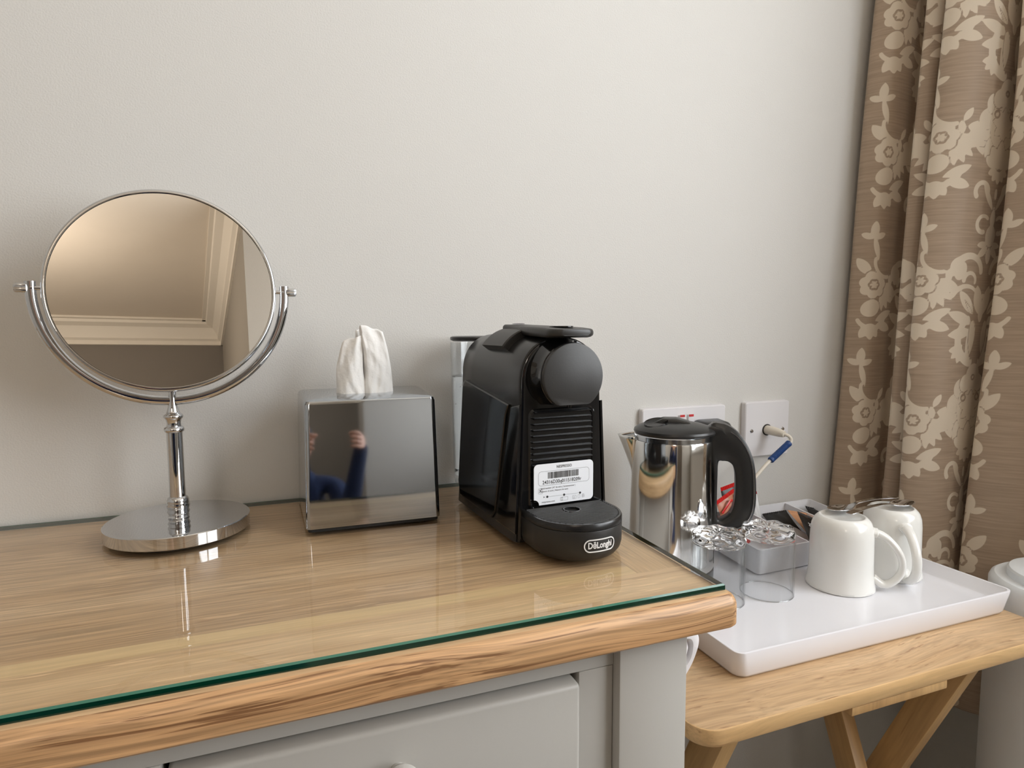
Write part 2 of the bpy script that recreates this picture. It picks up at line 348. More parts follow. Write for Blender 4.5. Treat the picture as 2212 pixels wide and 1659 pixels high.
# door in the far wall, seen in reflections
dr = bpy.data.objects.new('door_1', None); C.objects.link(dr); dr['kind'] = 'structure'
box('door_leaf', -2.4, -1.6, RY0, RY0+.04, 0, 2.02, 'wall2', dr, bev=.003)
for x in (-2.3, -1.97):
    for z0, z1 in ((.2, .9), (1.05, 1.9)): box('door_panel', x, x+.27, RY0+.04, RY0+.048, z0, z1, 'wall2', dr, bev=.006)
box('door_frame', -2.48, -2.4, RY0, RY0+.06, 0, 2.1, 'frame_white', dr); box('door_frame', -1.6, -1.52, RY0, RY0+.06, 0, 2.1, 'frame_white', dr); box('door_frame', -2.48, -1.52, RY0, RY0+.06, 2.02, 2.1, 'frame_white', dr)

# ------------------------------------------------------------------ curtain
def curtain():
    plan = [(.262,.0-.012),(.225,-.010),(.185,-.014),(.20,-.040),(.235,-.040),(.268,-.034),(.281,-.046),(.262,-.062),(.226,-.070),(.236,-.088),(.262,-.080),(.272,-.090),(.250,-.104),
            (.208,-.112),(.213,-.132),(.240,-.147),(.285,-.150),(.322,-.146),(.332,-.158),(.306,-.166),(.279,-.172),(.287,-.200),(.312,-.225),(.346,-.238),(.352,-.256),(.334,-.275),
            (.326,-.300),(.340,-.325),(.365,-.345),(.368,-.365),(.345,-.385),(.345,-.41),(.365,-.44),(.375,-.47)]
    path = catmull([(x, y, 0) for x, y in plan], 40)
    P = np.array([[p.x, p.y] for p in path]); ds = np.r_[0, np.cumsum(np.hypot(*np.diff(P, axis=0).T))]
    ns = int(ds[-1]/.0022); s = np.linspace(0, ds[-1], ns); X = np.interp(s, ds, P[:, 0]); Y = np.interp(s, ds, P[:, 1])
    Zs = np.r_[np.arange(-.362, 1.0, .0022), np.arange(1.0, 1.47, .02)]
    nz = len(Zs)
    S, Z = np.meshgrid(s, Zs)
    GX = np.tile(X, (nz, 1)); GY = np.tile(Y, (nz, 1))
    cx, cy = GX.mean(), GY.mean()
    # folds open a little towards the hem and lean; gentle low frequency wander
    GX = GX + .062*(Z-.05) + .004*np.sin(Z*7+S*9); GY = GY + .003*np.sin(Z*5+S*14)
    GY = np.minimum(GY, -.004)
    V = np.stack([GX, GY, Z+ZT], -1).reshape(-1, 3)
    i = np.arange(nz-1)[:, None]*ns+np.arange(ns-1)[None]; F = np.stack([i, i+1, i+1+ns, i+ns], -1).reshape(-1, 4)
    # damask figure as a signed distance field over the cloth (s, z), metres
    W, H = DAM['W'], DAM['H']
    s0 = ds[np.argmin(np.hypot(P[:, 0]-.296, P[:, 1]+.150))]; u = S - s0; v = Z - DAM['z0']
    k_ = 1.36; D, Ln = damask(u/k_, v/k_, W, H); D = D*k_; Ln = Ln*k_
    me = bpy.data.meshes.new('curtain')
    me.vertices.add(len(V)); me.vertices.foreach_set('co', V.ravel().astype('f'))
    me.loops.add(F.size); me.loops.foreach_set('vertex_index', F.ravel().astype('i'))
    me.polygons.add(len(F)); me.polygons.foreach_set('loop_start', np.arange(0, F.size, 4, dtype='i')); me.polygons.foreach_set('loop_total', np.full(len(F), 4, 'i'))
    me.update(); me.validate()
    for nm, arr in (('figure', D), ('outline', Ln), ('cloth_u', S), ('cloth_v', Z)):
        at = me.attributes.new(nm, 'FLOAT', 'POINT'); at.data.foreach_set('value', arr.ravel().astype('f'))
    me.polygons.foreach_set('use_smooth', [True]*len(me.polygons))
    return me
DAM = dict(W=.215, H=.30, z0=.165)
def damask(u, v, W, H):
    """returns (figure sdf, outline sdf): <0 inside. axis of symmetry at u=0, repeats W x H, next column dropped by H/2 shift 0"""
    k = np.floor(u/W+.5); x = np.abs(u-k*W); y = v-(k % 2)*H*.5*0
    y = y-np.floor(y/H)*H            # 0..H
    big = np.full(u.shape, 9.0); fig = big.copy(); cut = big.copy()
    def el(cx, cy, a, b, ang, dx=0):
        best = None
        for oy in (-H, 0, H):
            px, py = x-cx, y-(cy+oy); c, s_ = math.cos(ang), math.sin(ang)
            q, r = px*c+py*s_, -px*s_+py*c
            kk = np.sqrt((q/a)**2+(r/b)**2)+1e-9; d = kk*(kk-1)/np.sqrt((q/a**2)**2+(r/b**2)**2+1e-9)
            best = d if best is None else np.minimum(best, d)
        return best
    def leaf(cx, cy, L, Wd, ang):      # pointed leaf from (cx,cy) along ang, vesica
        best = None
        for oy in (-H, 0, H):
            px, py = x-cx, y-(cy+oy); c, s_ = math.cos(ang), math.sin(ang)
            q, r = px*c+py*s_-L/2, np.abs(-px*s_+py*c); R_ = (L*L/4+Wd*Wd)/(2*Wd)
            d = np.hypot(q, r+(R_-Wd))-R_
            best = d if best is None else np.minimum(best, d)
        return best
    def arc(cx, cy, R_, th, a0, a1, taper=0.0):
        best = None
        for oy in (-H, 0, H):
            px, py = x-cx, y-(cy+oy); a = np.arctan2(py, px); t = np.mod(a-a0, 2*PI)/(a1-a0)
            d = np.abs(np.hypot(px, py)-R_)-th*(1-taper*np.clip(t, 0, 1))
            e0 = np.hypot(px-R_*math.cos(a0), py-R_*math.sin(a0))-th; e1 = np.hypot(px-R_*math.cos(a1), py-R_*math.sin(a1))-th*(1-taper)
            d = np.where(t <= 1, d, np.minimum(e0, e1)); best = d if best is None else np.minimum(best, d)
        return best
    def U(*ds):
        nonlocal fig
        for d in ds: fig = np.minimum(fig, d)
    def line(d, w_=.0010):
        nonlocal cut
        cut = np.minimum(cut, np.abs(d)-w_)
    def clear(d, w_=.0015):            # a gap in the ground colour round a shape laid over the others
        nonlocal fig, cut
        fig = np.maximum(fig, -(d-w_))
        fig = np.minimum(fig, d)
    D2 = PI/180
    def rose(cx, cy, R_, side):
        # leaves behind the rose
        U(leaf(cx-side*.004, cy+R_*.7, R_*1.7, R_*.36, (90+side*38)*D2)); clear(leaf(cx+side*R_*.3, cy-R_*.2, R_*2.1, R_*.50, (-8 if side > 0 else 188)*D2), .0008)
        for a in (-38, -62, -84): U(leaf(cx+side*R_*.7, cy-R_*.3, R_*1.7, R_*.27, a*D2 if side > 0 else (180-a)*D2))
        pet = None
        for i in range(7):
            a = i*2*PI/7+.3; d = el(cx+R_*.62*math.cos(a), cy+R_*.62*math.sin(a), R_*.42, R_*.40, a)
            pet = d if pet is None else np.minimum(pet, d)
        pet = np.minimum(pet, el(cx, cy, R_*.72, R_*.72, 0)); clear(pet)
        inn = None
        for i in range(6):
            a = i*PI/3; d = el(cx+R_*.22*math.cos(a), cy+R_*.22*math.sin(a), R_*.17, R_*.15, a); inn = d if inn is None else np.minimum(inn, d)
        inn = np.minimum(inn, el(cx, cy, R_*.25, R_*.25, 0)); line(inn)
        bud = el(cx-side*R_*.1, cy-R_*1.75, R_*.72, R_*.62, .5*side); clear(bud)
        U(arc(cx+side*R_*.1, cy-R_*2.1, R_*1.15, R_*.26, PI*1.05, PI*1.85, .5))
        for a in (-60, -95, -125): U(leaf(cx-side*R_*.1, cy-R_*2.9, R_*1.25, R_*.33, a*D2))
        U(leaf(cx+side*R_*.3, cy-R_*2.7, R_*1.9, R_*.32, (24 if side > 0 else 156)*D2), leaf(cx+side*R_*.5, cy-R_*2.9, R_*1.6, R_*.36, (-16 if side > 0 else 196)*D2))
    # side roses (mirrored with the axis)
    rose(.074, .075, .0155, -1)
    rose(.070, .225, .0155, -1)
    # trefoil sprigs above each rose
    for (cx, cy) in ((.078, .128), (.082, .282)):
        U(leaf(cx, cy, .020, .0045, 92*D2), leaf(cx, cy, .015, .0035, 25*D2), leaf(cx, cy, .015, .0035, 158*D2), leaf(cx, cy+.003, .030, .003, -104*D2))
        U(arc(cx-.021, cy-.026, .018, .0022, -PI*.55, PI*.05, .2), leaf(cx-.028, cy-.041, .014, .0035, -100*D2), leaf(cx-.03, cy-.042, .016, .0035, 120*D2))
    # central bouquet
    cy = .235
    clear(leaf(.012, cy-.030, .036, .009, 38*D2), .0008); clear(el(.027, cy-.010, .012, .010, -.5), .0008); clear(leaf(.016, cy-.010, .032, .009, 22*D2), .0008)
    clear(el(.026, cy+.008, .010, .011, .4), .0008); clear(el(.018, cy+.024, .0105, .011, 0), .0008); clear(el(.012, cy-.022, .013, .016, .3), .0008); clear(el(.004, cy+.004, .017, .026, 0), .0008)
    for a, L in ((10, .022), (-20, .024), (-48, .024)): U(leaf(.026, cy-.004, L, .006, a*D2))
    top = np.minimum(el(.0, cy+.038, .012, .013, 0), np.minimum(el(.011, cy+.030, .009, .010, .5), el(0, cy+.026, .013, .012, 0))); clear(top)
    line(el(.013, cy+.014, .0035, .0035, 0)); line(arc(.004, cy+.010, .012, .0001, .5, 1.3), .0006); line(el(0, cy+.036, .003, .0026, 0))
    lily = None
    for a in (90, 48, 10, -40, -90): 
        d = leaf(0, cy+.004, .018, .0048, a*D2); lily = d if lily is None else np.minimum(lily, d)
    clear(lily, .0011); 
    tul = np.minimum(leaf(0, cy-.042, .030, .0075, 90*D2), np.minimum(leaf(.002, cy-.042, .026, .007, 60*D2), leaf(.004, cy-.040, .020, .006, 28*D2))); clear(tul, .0012)
    U(leaf(.0, cy-.044, .014, .004, -90*D2), leaf(.002, cy-.044, .013, .0038, -55*D2), leaf(.004, cy-.043, .013, .0038, -20*D2))
    # stem, S scrolls and acanthus down the axis
    U(el(0, cy-.068, .0024, .006, 0), el(0, cy-.083, .0022, .0022, 0), el(0, cy-.091, .0026, .0026, 0))
    U(leaf(.002, cy-.086, .034, .0032, 58*D2), arc(.021, cy-.066, .009, .0028, -PI*.2, PI*1.1, .3))
    bud2 = np.minimum(el(0, cy-.112, .0085, .0115, 0), leaf(0, cy-.105, .022, .0045, 90*D2)); clear(bud2, .0008)
    U(arc(.014, cy-.100, .0085, .0026, -PI*.55, PI*.75, .3), leaf(.003, cy-.124, .017, .004, -40*D2), leaf(0, cy-.124, .018, .004, -88*D2), leaf(.004, cy-.121, .015, .0035, -5*D2))
    U(arc(.026, cy-.152, .018, .0046, PI*.02, PI*.98, .45), arc(.023, cy-.160, .008, .0026, 0, PI*1.1, .4), el(.036, cy-.150, .007, .010, .3))
    U(leaf(.004, cy-.196, .032, .0065, 78*D2), leaf(.012, cy-.196, .034, .006, 48*D2), arc(.026, cy-.186, .020, .0032, PI*.18, PI*.75, .5), leaf(.012, cy-.206, .036, .006, 20*D2), leaf(.012, cy-.214, .032, .006, -8*D2))
    U(arc(.004, cy-.222, .026, .0052, -PI*.42, PI*.30, .3), el(.012, cy-.222, .006, .020, .1), arc(.020, cy-.236, .0075, .0026, -PI*.9, PI*.3, .3))
    for a in (-10, -40, -75): U(leaf(.024, cy-.232, .017, .004, a*D2))
    U(el(0, cy-.176, .0026, .0026, 0), el(0, cy-.186, .0024, .0036, 0), leaf(0, cy-.205, .018, .0042, 90*D2))
    line(leaf(.008, cy-.245, .048, .0055, 85*D2), .0006); line(leaf(.008, cy-.204, .03, .002, 52*D2), .0005)
    return fig, cut
def curtain_mat():
    mt, nt, b = new_mat('damask_cloth'); L = nt.links.new
    fa = N(nt, 'ShaderNodeAttribute', attribute_name='figure'); la = N(nt, 'ShaderNodeAttribute', attribute_name='outline')
    r1 = N(nt, 'ShaderNodeMapRange'); r1.inputs[1].default_value = -.0004; r1.inputs[2].default_value = .0004; r1.inputs[3].default_value = 1; r1.inputs[4].default_value = 0; L(fa.outputs['Fac'], r1.inputs[0])
    r2 = N(nt, 'ShaderNodeMapRange'); r2.inputs[1].default_value = -.0003; r2.inputs[2].default_value = .0005; L(la.outputs['Fac'], r2.inputs[0])
    mu = N(nt, 'ShaderNodeMath', operation='MULTIPLY'); L(r1.outputs[0], mu.inputs[0]); L(r2.outputs[0], mu.inputs[1])
    ua = N(nt, 'ShaderNodeAttribute', attribute_name='cloth_u'); va = N(nt, 'ShaderNodeAttribute', attribute_name='cloth_v')
    cb = N(nt, 'ShaderNodeCombineXYZ'); L(ua.outputs['Fac'], cb.inputs[0]); L(va.outputs['Fac'], cb.inputs[1])
    mp = N(nt, 'ShaderNodeMapping'); mp.inputs['Scale'].default_value = (18, 420, 1); L(cb.outputs[0], mp.inputs[0])
    no = N(nt, 'ShaderNodeTexNoise'); no.inputs['Scale'].default_value = 1; no.inputs['Detail'].default_value = 5; L(mp.outputs[0], no.inputs['Vector'])
    rs = N(nt, 'ShaderNodeMapRange'); rs.inputs[1].default_value = .3; rs.inputs[2].default_value = .7; rs.inputs[3].default_value = .86; rs.inputs[4].default_value = 1.12; L(no.outputs['Fac'], rs.inputs[0])
    g = N(nt, 'ShaderNodeVectorMath', operation='SCALE'); g.inputs[0].default_value = CURT[0]; L(rs.outputs[0], g.inputs['Scale'])
    mx = N(nt, 'ShaderNodeMix', data_type='RGBA'); L(mu.outputs[0], mx.inputs[0]); L(g.outputs[0], mx.inputs[6]); mx.inputs[7].default_value = rgba(CURT[1]); L(mx.outputs[2], b.inputs['Base Color'])
    rr = N(nt, 'ShaderNodeMapRange'); rr.inputs[3].default_value = .48; rr.inputs[4].default_value = .75; L(mu.outputs[0], rr.inputs[0]); L(rr.outputs[0], b.inputs['Roughness'])
    b.inputs['Sheen Weight'].default_value = .15; b.inputs['Specular IOR Level'].default_value = .3
    bp = N(nt, 'ShaderNodeBump'); bp.inputs['Strength'].default_value = .25; bp.inputs['Distance'].default_value = .0004; L(no.outputs['Fac'], bp.inputs['Height']); L(bp.outputs['Normal'], b.inputs['Normal'])
    return mt
CURT = (srgb(170, 150, 130), srgb(220, 207, 188))
cu = link_me('curtain', curtain(), curtain_mat(), smooth=False)
md = cu.modifiers.new('thickness', 'SOLIDIFY'); md.thickness = .0012; md.offset = 1
tag(cu, 'taupe damask curtain with pale flower figures hanging in the corner', 'curtain')
ra = tube('curtain_rail', [(.30, -.04, 2.28), (.36, -.30, 2.28), (.38, -.48, 2.28), (.385, -1.9, 2.28)], .012, 'frame_white'); tag(ra, 'white curtain rail above the damask curtain', 'curtain rail')
for i in range(1): pass

# ------------------------------------------------------------------ chest of drawers
ch = thing('chest_of_drawers', 'grey painted chest of drawers with a thick oak top', 'chest of drawers', (-.9, -.2, 0))
def chest():
    ox, oy = -.9, -.2            # parts below are given in room coordinates
    X0, X1, YF = -1.62, -.340, -.399
    def L_(o): o.location = (-ox, -oy, 0); return o
    zt, zb = ZT-.0021, ZT-.0285
    # slab: front lipping, end board and centre panel, each its own board; rounded top edge on the outside
    def rounded_edge(u0, u1, out, r=.011):
        # profile in (distance, z): inner ... rounded outer edge
        pts = [(u0, zb), (u0, zt)]
        for i in range(9):
            a = PI/2*(1-i/8); pts.append((u1+out*(-r+r*math.cos(a)), zt-r+r*math.sin(a)))
        pts += [(u1, zb+.002), (u1-out*.002, zb)]
        return pts
    # front board (mitred at its right end into the same rounded corner)
    yb = -.335; xe = -.395
    bm = bmesh.new()
    prof = rounded_edge(yb, YF, -1)
    loops = []
    xs = [X0, -1.2, -.8, xe+.02]
    for x in xs: loops.append([(x, p[0], p[1]) for p in prof])
    # end loops follow a rounded outer corner
    for t in np.linspace(0, 1, 9)[0:]:
        a = t*PI/2; rc = .012
        lp = []
        for p in prof:
            dep = p[0]-YF             # 0 at the face .. positive inwards
            # corner centre
            x = (X1-rc)+math.sin(a)*rc if t > 0 else X1-rc
            off = dep
            if off < rc: lp.append((X1-rc+(rc-off)*math.sin(a), YF+rc-(rc-off)*math.cos(a), p[1]))
            else: lp.append((X1-rc-(0 if t == 0 else 0), YF+off if t < 1 else YF+off, p[1]))
        loops.append(lp)
    loft_bm(bm, loops); o = link('front_board', bm, 'oak_edge', ch); L_(o)
    # top skin of the front board reads paler than its face: give faces that look up the board veneer
    o.data.materials.append(M['oak_board'])
    for f in o.data.polygons:
        if f.normal.z > .9: f.material_index = 1
    bm = bmesh.new()
    prof = rounded_edge(xe, X1, 1)
    loft_bm(bm, [[(p[0], y, p[1]) for p in prof] for y in (yb, -.3, -.15, -.004)]); o = link('end_board', bm, ['oak_end'], ch); L_(o)
    L_(box('top_panel', X0, xe, yb+.0165, -.004, zb, zt, 'oak', ch)); L_(box('pale_strip', X0, xe, yb, yb+.0165, zb, zt, 'oak_pale', ch))
    L_(box('end_board', X0-.05, X0, YF, -.004, zb, zt, 'oak_end', ch, bev=.003))
    # carcass
    zc = zb
    L_(box('corner_post', -.439, -.379, -.383, -.323, 0, zc, 'grey_paint', ch, bev=.0015))
    L_(box('corner_post', -1.60, -1.54, -.383, -.323, 0, zc, 'grey_paint', ch, bev=.0015))
    L_(box('corner_post', -.439, -.379, -.06, -.004, 0, zc, 'grey_paint', ch, bev=.0015))
    L_(box('side_panel', -.393, -.385, -.323, -.06, .08, zc, 'grey_paint', ch))
    L_(box('side_panel', -1.595, -1.585, -.323, -.06, .08, zc, 'grey_paint', ch))
    L_(box('back_panel', -1.60, -.39, -.02, -.01, .08, zc, 'grey_paint', ch))
    L_(box('top_rail', -1.54, -.439, -.374, -.355, ZT-.052, zc, 'grey_paint', ch, bev=.0008))
    L_(box('stile', -.4680, -.4395, -.3735, -.355, .05, ZT-.0525, 'grey_paint', ch, bev=.0008))
    L_(box('stile', -.768, -.7415, -.3735, -.355, .05, ZT-.0525, 'grey_paint', ch, bev=.0008))
    L_(box('stile', -1.54, -1.51, -.3735, -.355, .05, ZT-.0525, 'grey_paint', ch, bev=.0008))
    L_(box('bottom_rail', -1.54, -.439, -.374, -.355, .05, .10, 'grey_paint', ch, bev=.0008))
    L_(box('carcass_interior', -1.5, -.46, -.352, -.03, .10, ZT-.055, 'dark_gap', ch))
    for (a, b) in ((-.7385, -.4712), (-1.507, -.7715)):
        for (z0, z1) in ((ZT-.235, ZT-.0555), (ZT-.44, ZT-.245), (.11, ZT-.45)):
            d = L_(box('drawer', a, b, -.383, -.345, z0, z1, 'grey_paint', ch, bev=.0035, seg=3))
            cx = (a+b)/2; zk = z1-.030 if z1 > ZT-.1 else (z0+z1)/2
            lathe('knob', [(0, -.020), (.008, -.020), (.0115, -.017), (.012, -.012), (.009, -.007), (.005, -.004), (.005, .002)], 'grey_paint', d, n=32, loc=(cx, -.383, zk), rot=(PI/2*-1, 0, 0))
chest()
# toughened glass on the chest
gs = thing('glass_sheet', 'clear glass protector sheet with dark green polished edge on the oak top', 'glass sheet', (-.9, -.2, ZT-.0021))
def sheet():
    X0, X1, Y0, Y1, t, bv = -1.60, -.3492, -.3885, -.004, .0050, .0012
    def q(i, z): return [(x+.9, y+.2, z) for x, y in [(X0+i, Y0+i), (X1-i, Y0+i), (X1-i, Y1-i), (X0+i, Y1-i)]]
    bm = bmesh.new(); bm.faces.new([bm.verts.new(p) for p in q(bv, t)]); link('glass_face', bm, 'sheet_glass', gs)
    bm = bmesh.new(); loft_bm(bm, [q(0, .0002), q(0, t-bv)], False, False)
    link('glass_edge', bm, 'green_edge', gs)
    bm = bmesh.new(); loft_bm(bm, [q(0, t-bv), q(bv, t)], False, False)
    link('glass_bevel', bm, 'sheet_bevel', gs)
sheet()
ZG = ZT+.0030                  # glass surface

# ------------------------------------------------------------------ make-up mirror
def make_mirror():
    t = thing('vanity_mirror', 'round chrome vanity mirror on a turned stem and disc foot', 'mirror', (-.7658, -.0905, ZG))
    lathe('foot_pad', [(0, 0), (.059, 0), (.060, .0008), (.060, .0022), (0, .0022)], 'black_pad', t, 96)
    lathe('foot', [(0, .0022), (.0635, .0022), (.0645, .0030), (.0645, .0135), (.0638, .0142), (.0622, .0143), (0, .0150)], 'chrome', t, 160, angle=25)
    st = [(0, .0146), (.0088, .0146), (.0096, .0160), (.0088, .0178), (.0094, .0192), (.0102, .021), (.0092, .0232), (.0098, .0247), (.0104, .0266), (.0096, .029), (.0097, .0303), (.0098, .0325), (.0088, .0348), (.0071, .0360),
          (.0071, .0995), (.0086, .1003), (.0091, .1022), (.0085, .1042), (.0066, .1054), (.0062, .1085), (.0070, .1120), (.0079, .1132), (.0088, .1148), (.0084, .1166), (.0062, .1178), (.0054, .1205), (.0042, .125), (.0036, .129), (.0034, .138), (.0034, .1445), (0, .1445)]
    lathe('stem', st, 'chrome', t, 48, angle=50)
    yaw = math.radians(4); zc = .2365; Rr = .1060
    rig = bpy.data.objects.new('yoke', None)
    # yoke: half ring below the pivots
    def RZ_(p): c, s_ = math.cos(yaw), math.sin(yaw); return Vector((p[0]*c-p[1]*s_, p[0]*s_+p[1]*c, p[2]))
    pts = [RZ_((Rr*math.cos(a), 0, zc+Rr*math.sin(a))) for a in np.linspace(PI, 2*PI, 64)]
    pts = [RZ_((-Rr, 0, zc+.006))]+pts+[RZ_((Rr, 0, zc+.006))]
    bm = bmesh.new(); tube_bm(bm, pts, .0030, 12, flat=1.5, up=(0, 1, 0)); link('yoke', bm, 'chrome', t)
    for s_ in (-1, 1):
        k = [(0, 0), (.0038, 0), (.0040, .0006), (.0040, .0080), (.0034, .0092), (0, .0094)]
        fn = lambda a, r, z: (r*(1+.04*math.cos(a*24)) if r > .0035 else r, z)
        lathe('pivot_knob', k, 'satin', t, 96, loc=RZ_((s_*(Rr+.0022), 0, zc)), rot=(0, s_*PI/2, yaw), fn=fn)
        lathe('pivot_screw', [(0, 0), (.0020, 0), (.0020, .0085), (.003, .0085), (.003, .0105), (0, .0105)], 'chrome', t, 24, loc=RZ_((s_*(Rr-.0108), 0, zc)), rot=(0, s_*PI/2, yaw))
    # the disc tilts back
    tilt = math.radians(10.9)
    rot = (PI/2-tilt, 0, yaw)      # local z -> towards the viewer
    rd = .0975
    ring = [(rd-.0035, .0060), (rd-.0015, .0064), (rd, .0050), (rd+.0003, 0), (rd, -.0050), (rd-.0015, -.0064), (rd-.0035, -.0060), (rd-.0038, 0), (rd-.0035, .0060)]
    lathe('mirror_rim', ring, 'chrome', t, 160, loc=(0, 0, zc), rot=rot, angle=60)
    lathe('mirror_glass', [(0, .0048), (rd-.0038, .0048), (rd-.0038, .0030), (0, .0030)], 'mirror', t, 128, loc=(0, 0, zc), rot=rot)
    lathe('mirror_glass', [(0, -.0048), (rd-.0038, -.0048), (rd-.0038, -.0030), (0, -.0030)], 'mirror', t, 128, loc=(0, 0, zc), rot=rot)
make_mirror()

# ------------------------------------------------------------------ tissue box and tissue
def make_tissue():
    rz = math.radians(-1.6)
    t = thing('tissue_box_cover', 'square chrome tissue box cover', 'tissue box', (-.5805, -.0800, ZG), rz)
    w0, w1, d0, d1, h = .0665, .0638, .0665, .0620, .1300
    def lp(hw, hd, z, r, yo=0): return [(x*(1+.05*(y/hd+1)), y+yo, z) for x, y in rrect(-hw, hw, -hd, hd, r, 6)]
    loft('base_liner', [lp(w0-.002, d0-.002, 0, .004), lp(w0-.002, d0-.002, .006, .004)], 'black_pad', t)
    bm = bmesh.new()
    loft_bm(bm, [lp(w0, d0, .0035, .0045), lp(w0, d0, .005, .0045), lp(w1+.0002, d1+.0002, h-.0045, .0045), lp(w1-.0012, d1-.0012, h-.0013, .004), lp(w1-.0045, d1-.0045, h, .003)], True, False)
    # top with an oval opening
    bm.verts.ensure_lookup_table(); outer = [v for v in bm.verts if abs(v.co.z-h) < 1e-6]
    n = len(outer); c0 = Vector((0, .004, h))
    ang = [math.atan2(v.co.y-c0.y, v.co.x) for v in outer]
    ov = [bm.verts.new((.031*math.cos(a), c0.y+.020*math.sin(a), h)) for a in ang]
    ov2 = [bm.verts.new((.0302*math.cos(a), c0.y+.0192*math.sin(a), h-.003)) for a in ang]
    for A, B in ((outer, ov), (ov, ov2)):
        for i in range(n): bm.faces.new((A[i], A[(i+1) % n], B[(i+1) % n], B[i]))
    link('cover', bm, 'cover', t, angle=25)
    # tissue: two folded leaves coming out of the slot
    q = thing('tissue', 'crumpled white paper tissue pulled up out of the chrome box', 'tissue', (-.5800, -.0790, ZG+h-.012), rz)
    def sheet_(name, base, top, hgt, nz=34, nu=44, seed=1, amp=.0022, shift=0):
        rnd = random.Random(seed); ph = [rnd.uniform(0, 6.28) for _ in range(8)]
        loops = []
        b = catmull([(x, y, 0) for x, y in base], 12); tp = [Vector(p_) for p_ in top]
        nb = nu
        def res(P, n_):
            P = [Vector(p) for p in P]; d = [0]
            for i in range(1, len(P)): d.append(d[-1]+(P[i]-P[i-1]).length)
            return [Vector([np.interp(d[-1]*k/(n_-1), d, [p[c_] for p in P]) for c_ in range(3)]) for k in range(n_)]
        b = res(b, nb); tp = res(tp, nb)
        for j in range(nz):
            t_ = j/(nz-1); row = []
            for i in range(nb):
                u = i/(nb-1); e = t_**.8
                p = b[i]*(1-e)+tp[i]*e; p.z = tp[i].z*t_
                cr = amp*(1-.55*t_)*(math.sin(u*8+ph[0]+2*t_)+.35*math.sin(u*23+ph[1]-7*t_)*(1-t_)+.35*math.sin(t_*9+u*6+ph[2]))
                p.y += cr; p.x += .4*cr*math.sin(t_*7+ph[3]) + shift*math.sin(t_*PI)
                tri = lambda q_: abs((q_ % 1)*2-1)-.5
                cz = .0022*tri(u*3.1+t_*.9+ph[5])*(1-.5*t_)+.0012*tri(u*6.7-t_*1.7+ph[6])*(1-t_)+.0009*tri(u*2.3+t_*4.1+ph[7])
                p.y += cz; p.x += cz*.25
                p.z += .0006*math.sin(u*23+ph[4])*t_
                row.append(tuple(p))
            loops.append(row)
        o = loft(name, loops, 'tissue', q, False, False, closed=False, angle=80)
        s_ = o.modifiers.new('thickness', 'SOLIDIFY'); s_.thickness = .0005; s_.offset = 0
        return o
    H = .012       # the leaves start this far below the cover's top
    sheet_('tissue_leaf', [(-.010, -.004), (.004, -.012), (.018, -.010), (.029, -.003), (.022, .006)], [(-.0050, -.001, H+.070), (-.0045, -.009, H+.0735), (.0175, -.0065, H+.0665), (.0195, -.001, H+.0655), (.013, .004, H+.064)], H+.07, seed=4, amp=.0016, shift=.004)
    sheet_('tissue_leaf', [(.006, -.006), (-.010, -.013), (-.024, -.010), (-.031, 0), (-.022, .009), (-.006, .008)], [(-.002, -.005, H+.062), (-.0085, -.009, H+.0605), (-.0215, -.004, H+.0570), (-.0235, .001, H+.0535), (-.014, .006, H+.054), (-.006, .003, H+.056)], H+.06, seed=9, amp=.0022, shift=-.004)
    sheet_('tissue_leaf', [(-.014, .004), (0, .010), (.015, .009), (.028, .001)], [(-.0095, .001, H+.067), (-.005, .004, H+.069), (.000, .005, H+.064), (.004, .004, H+.060)], H+.068, seed=15, amp=.0015)
make_tissue()

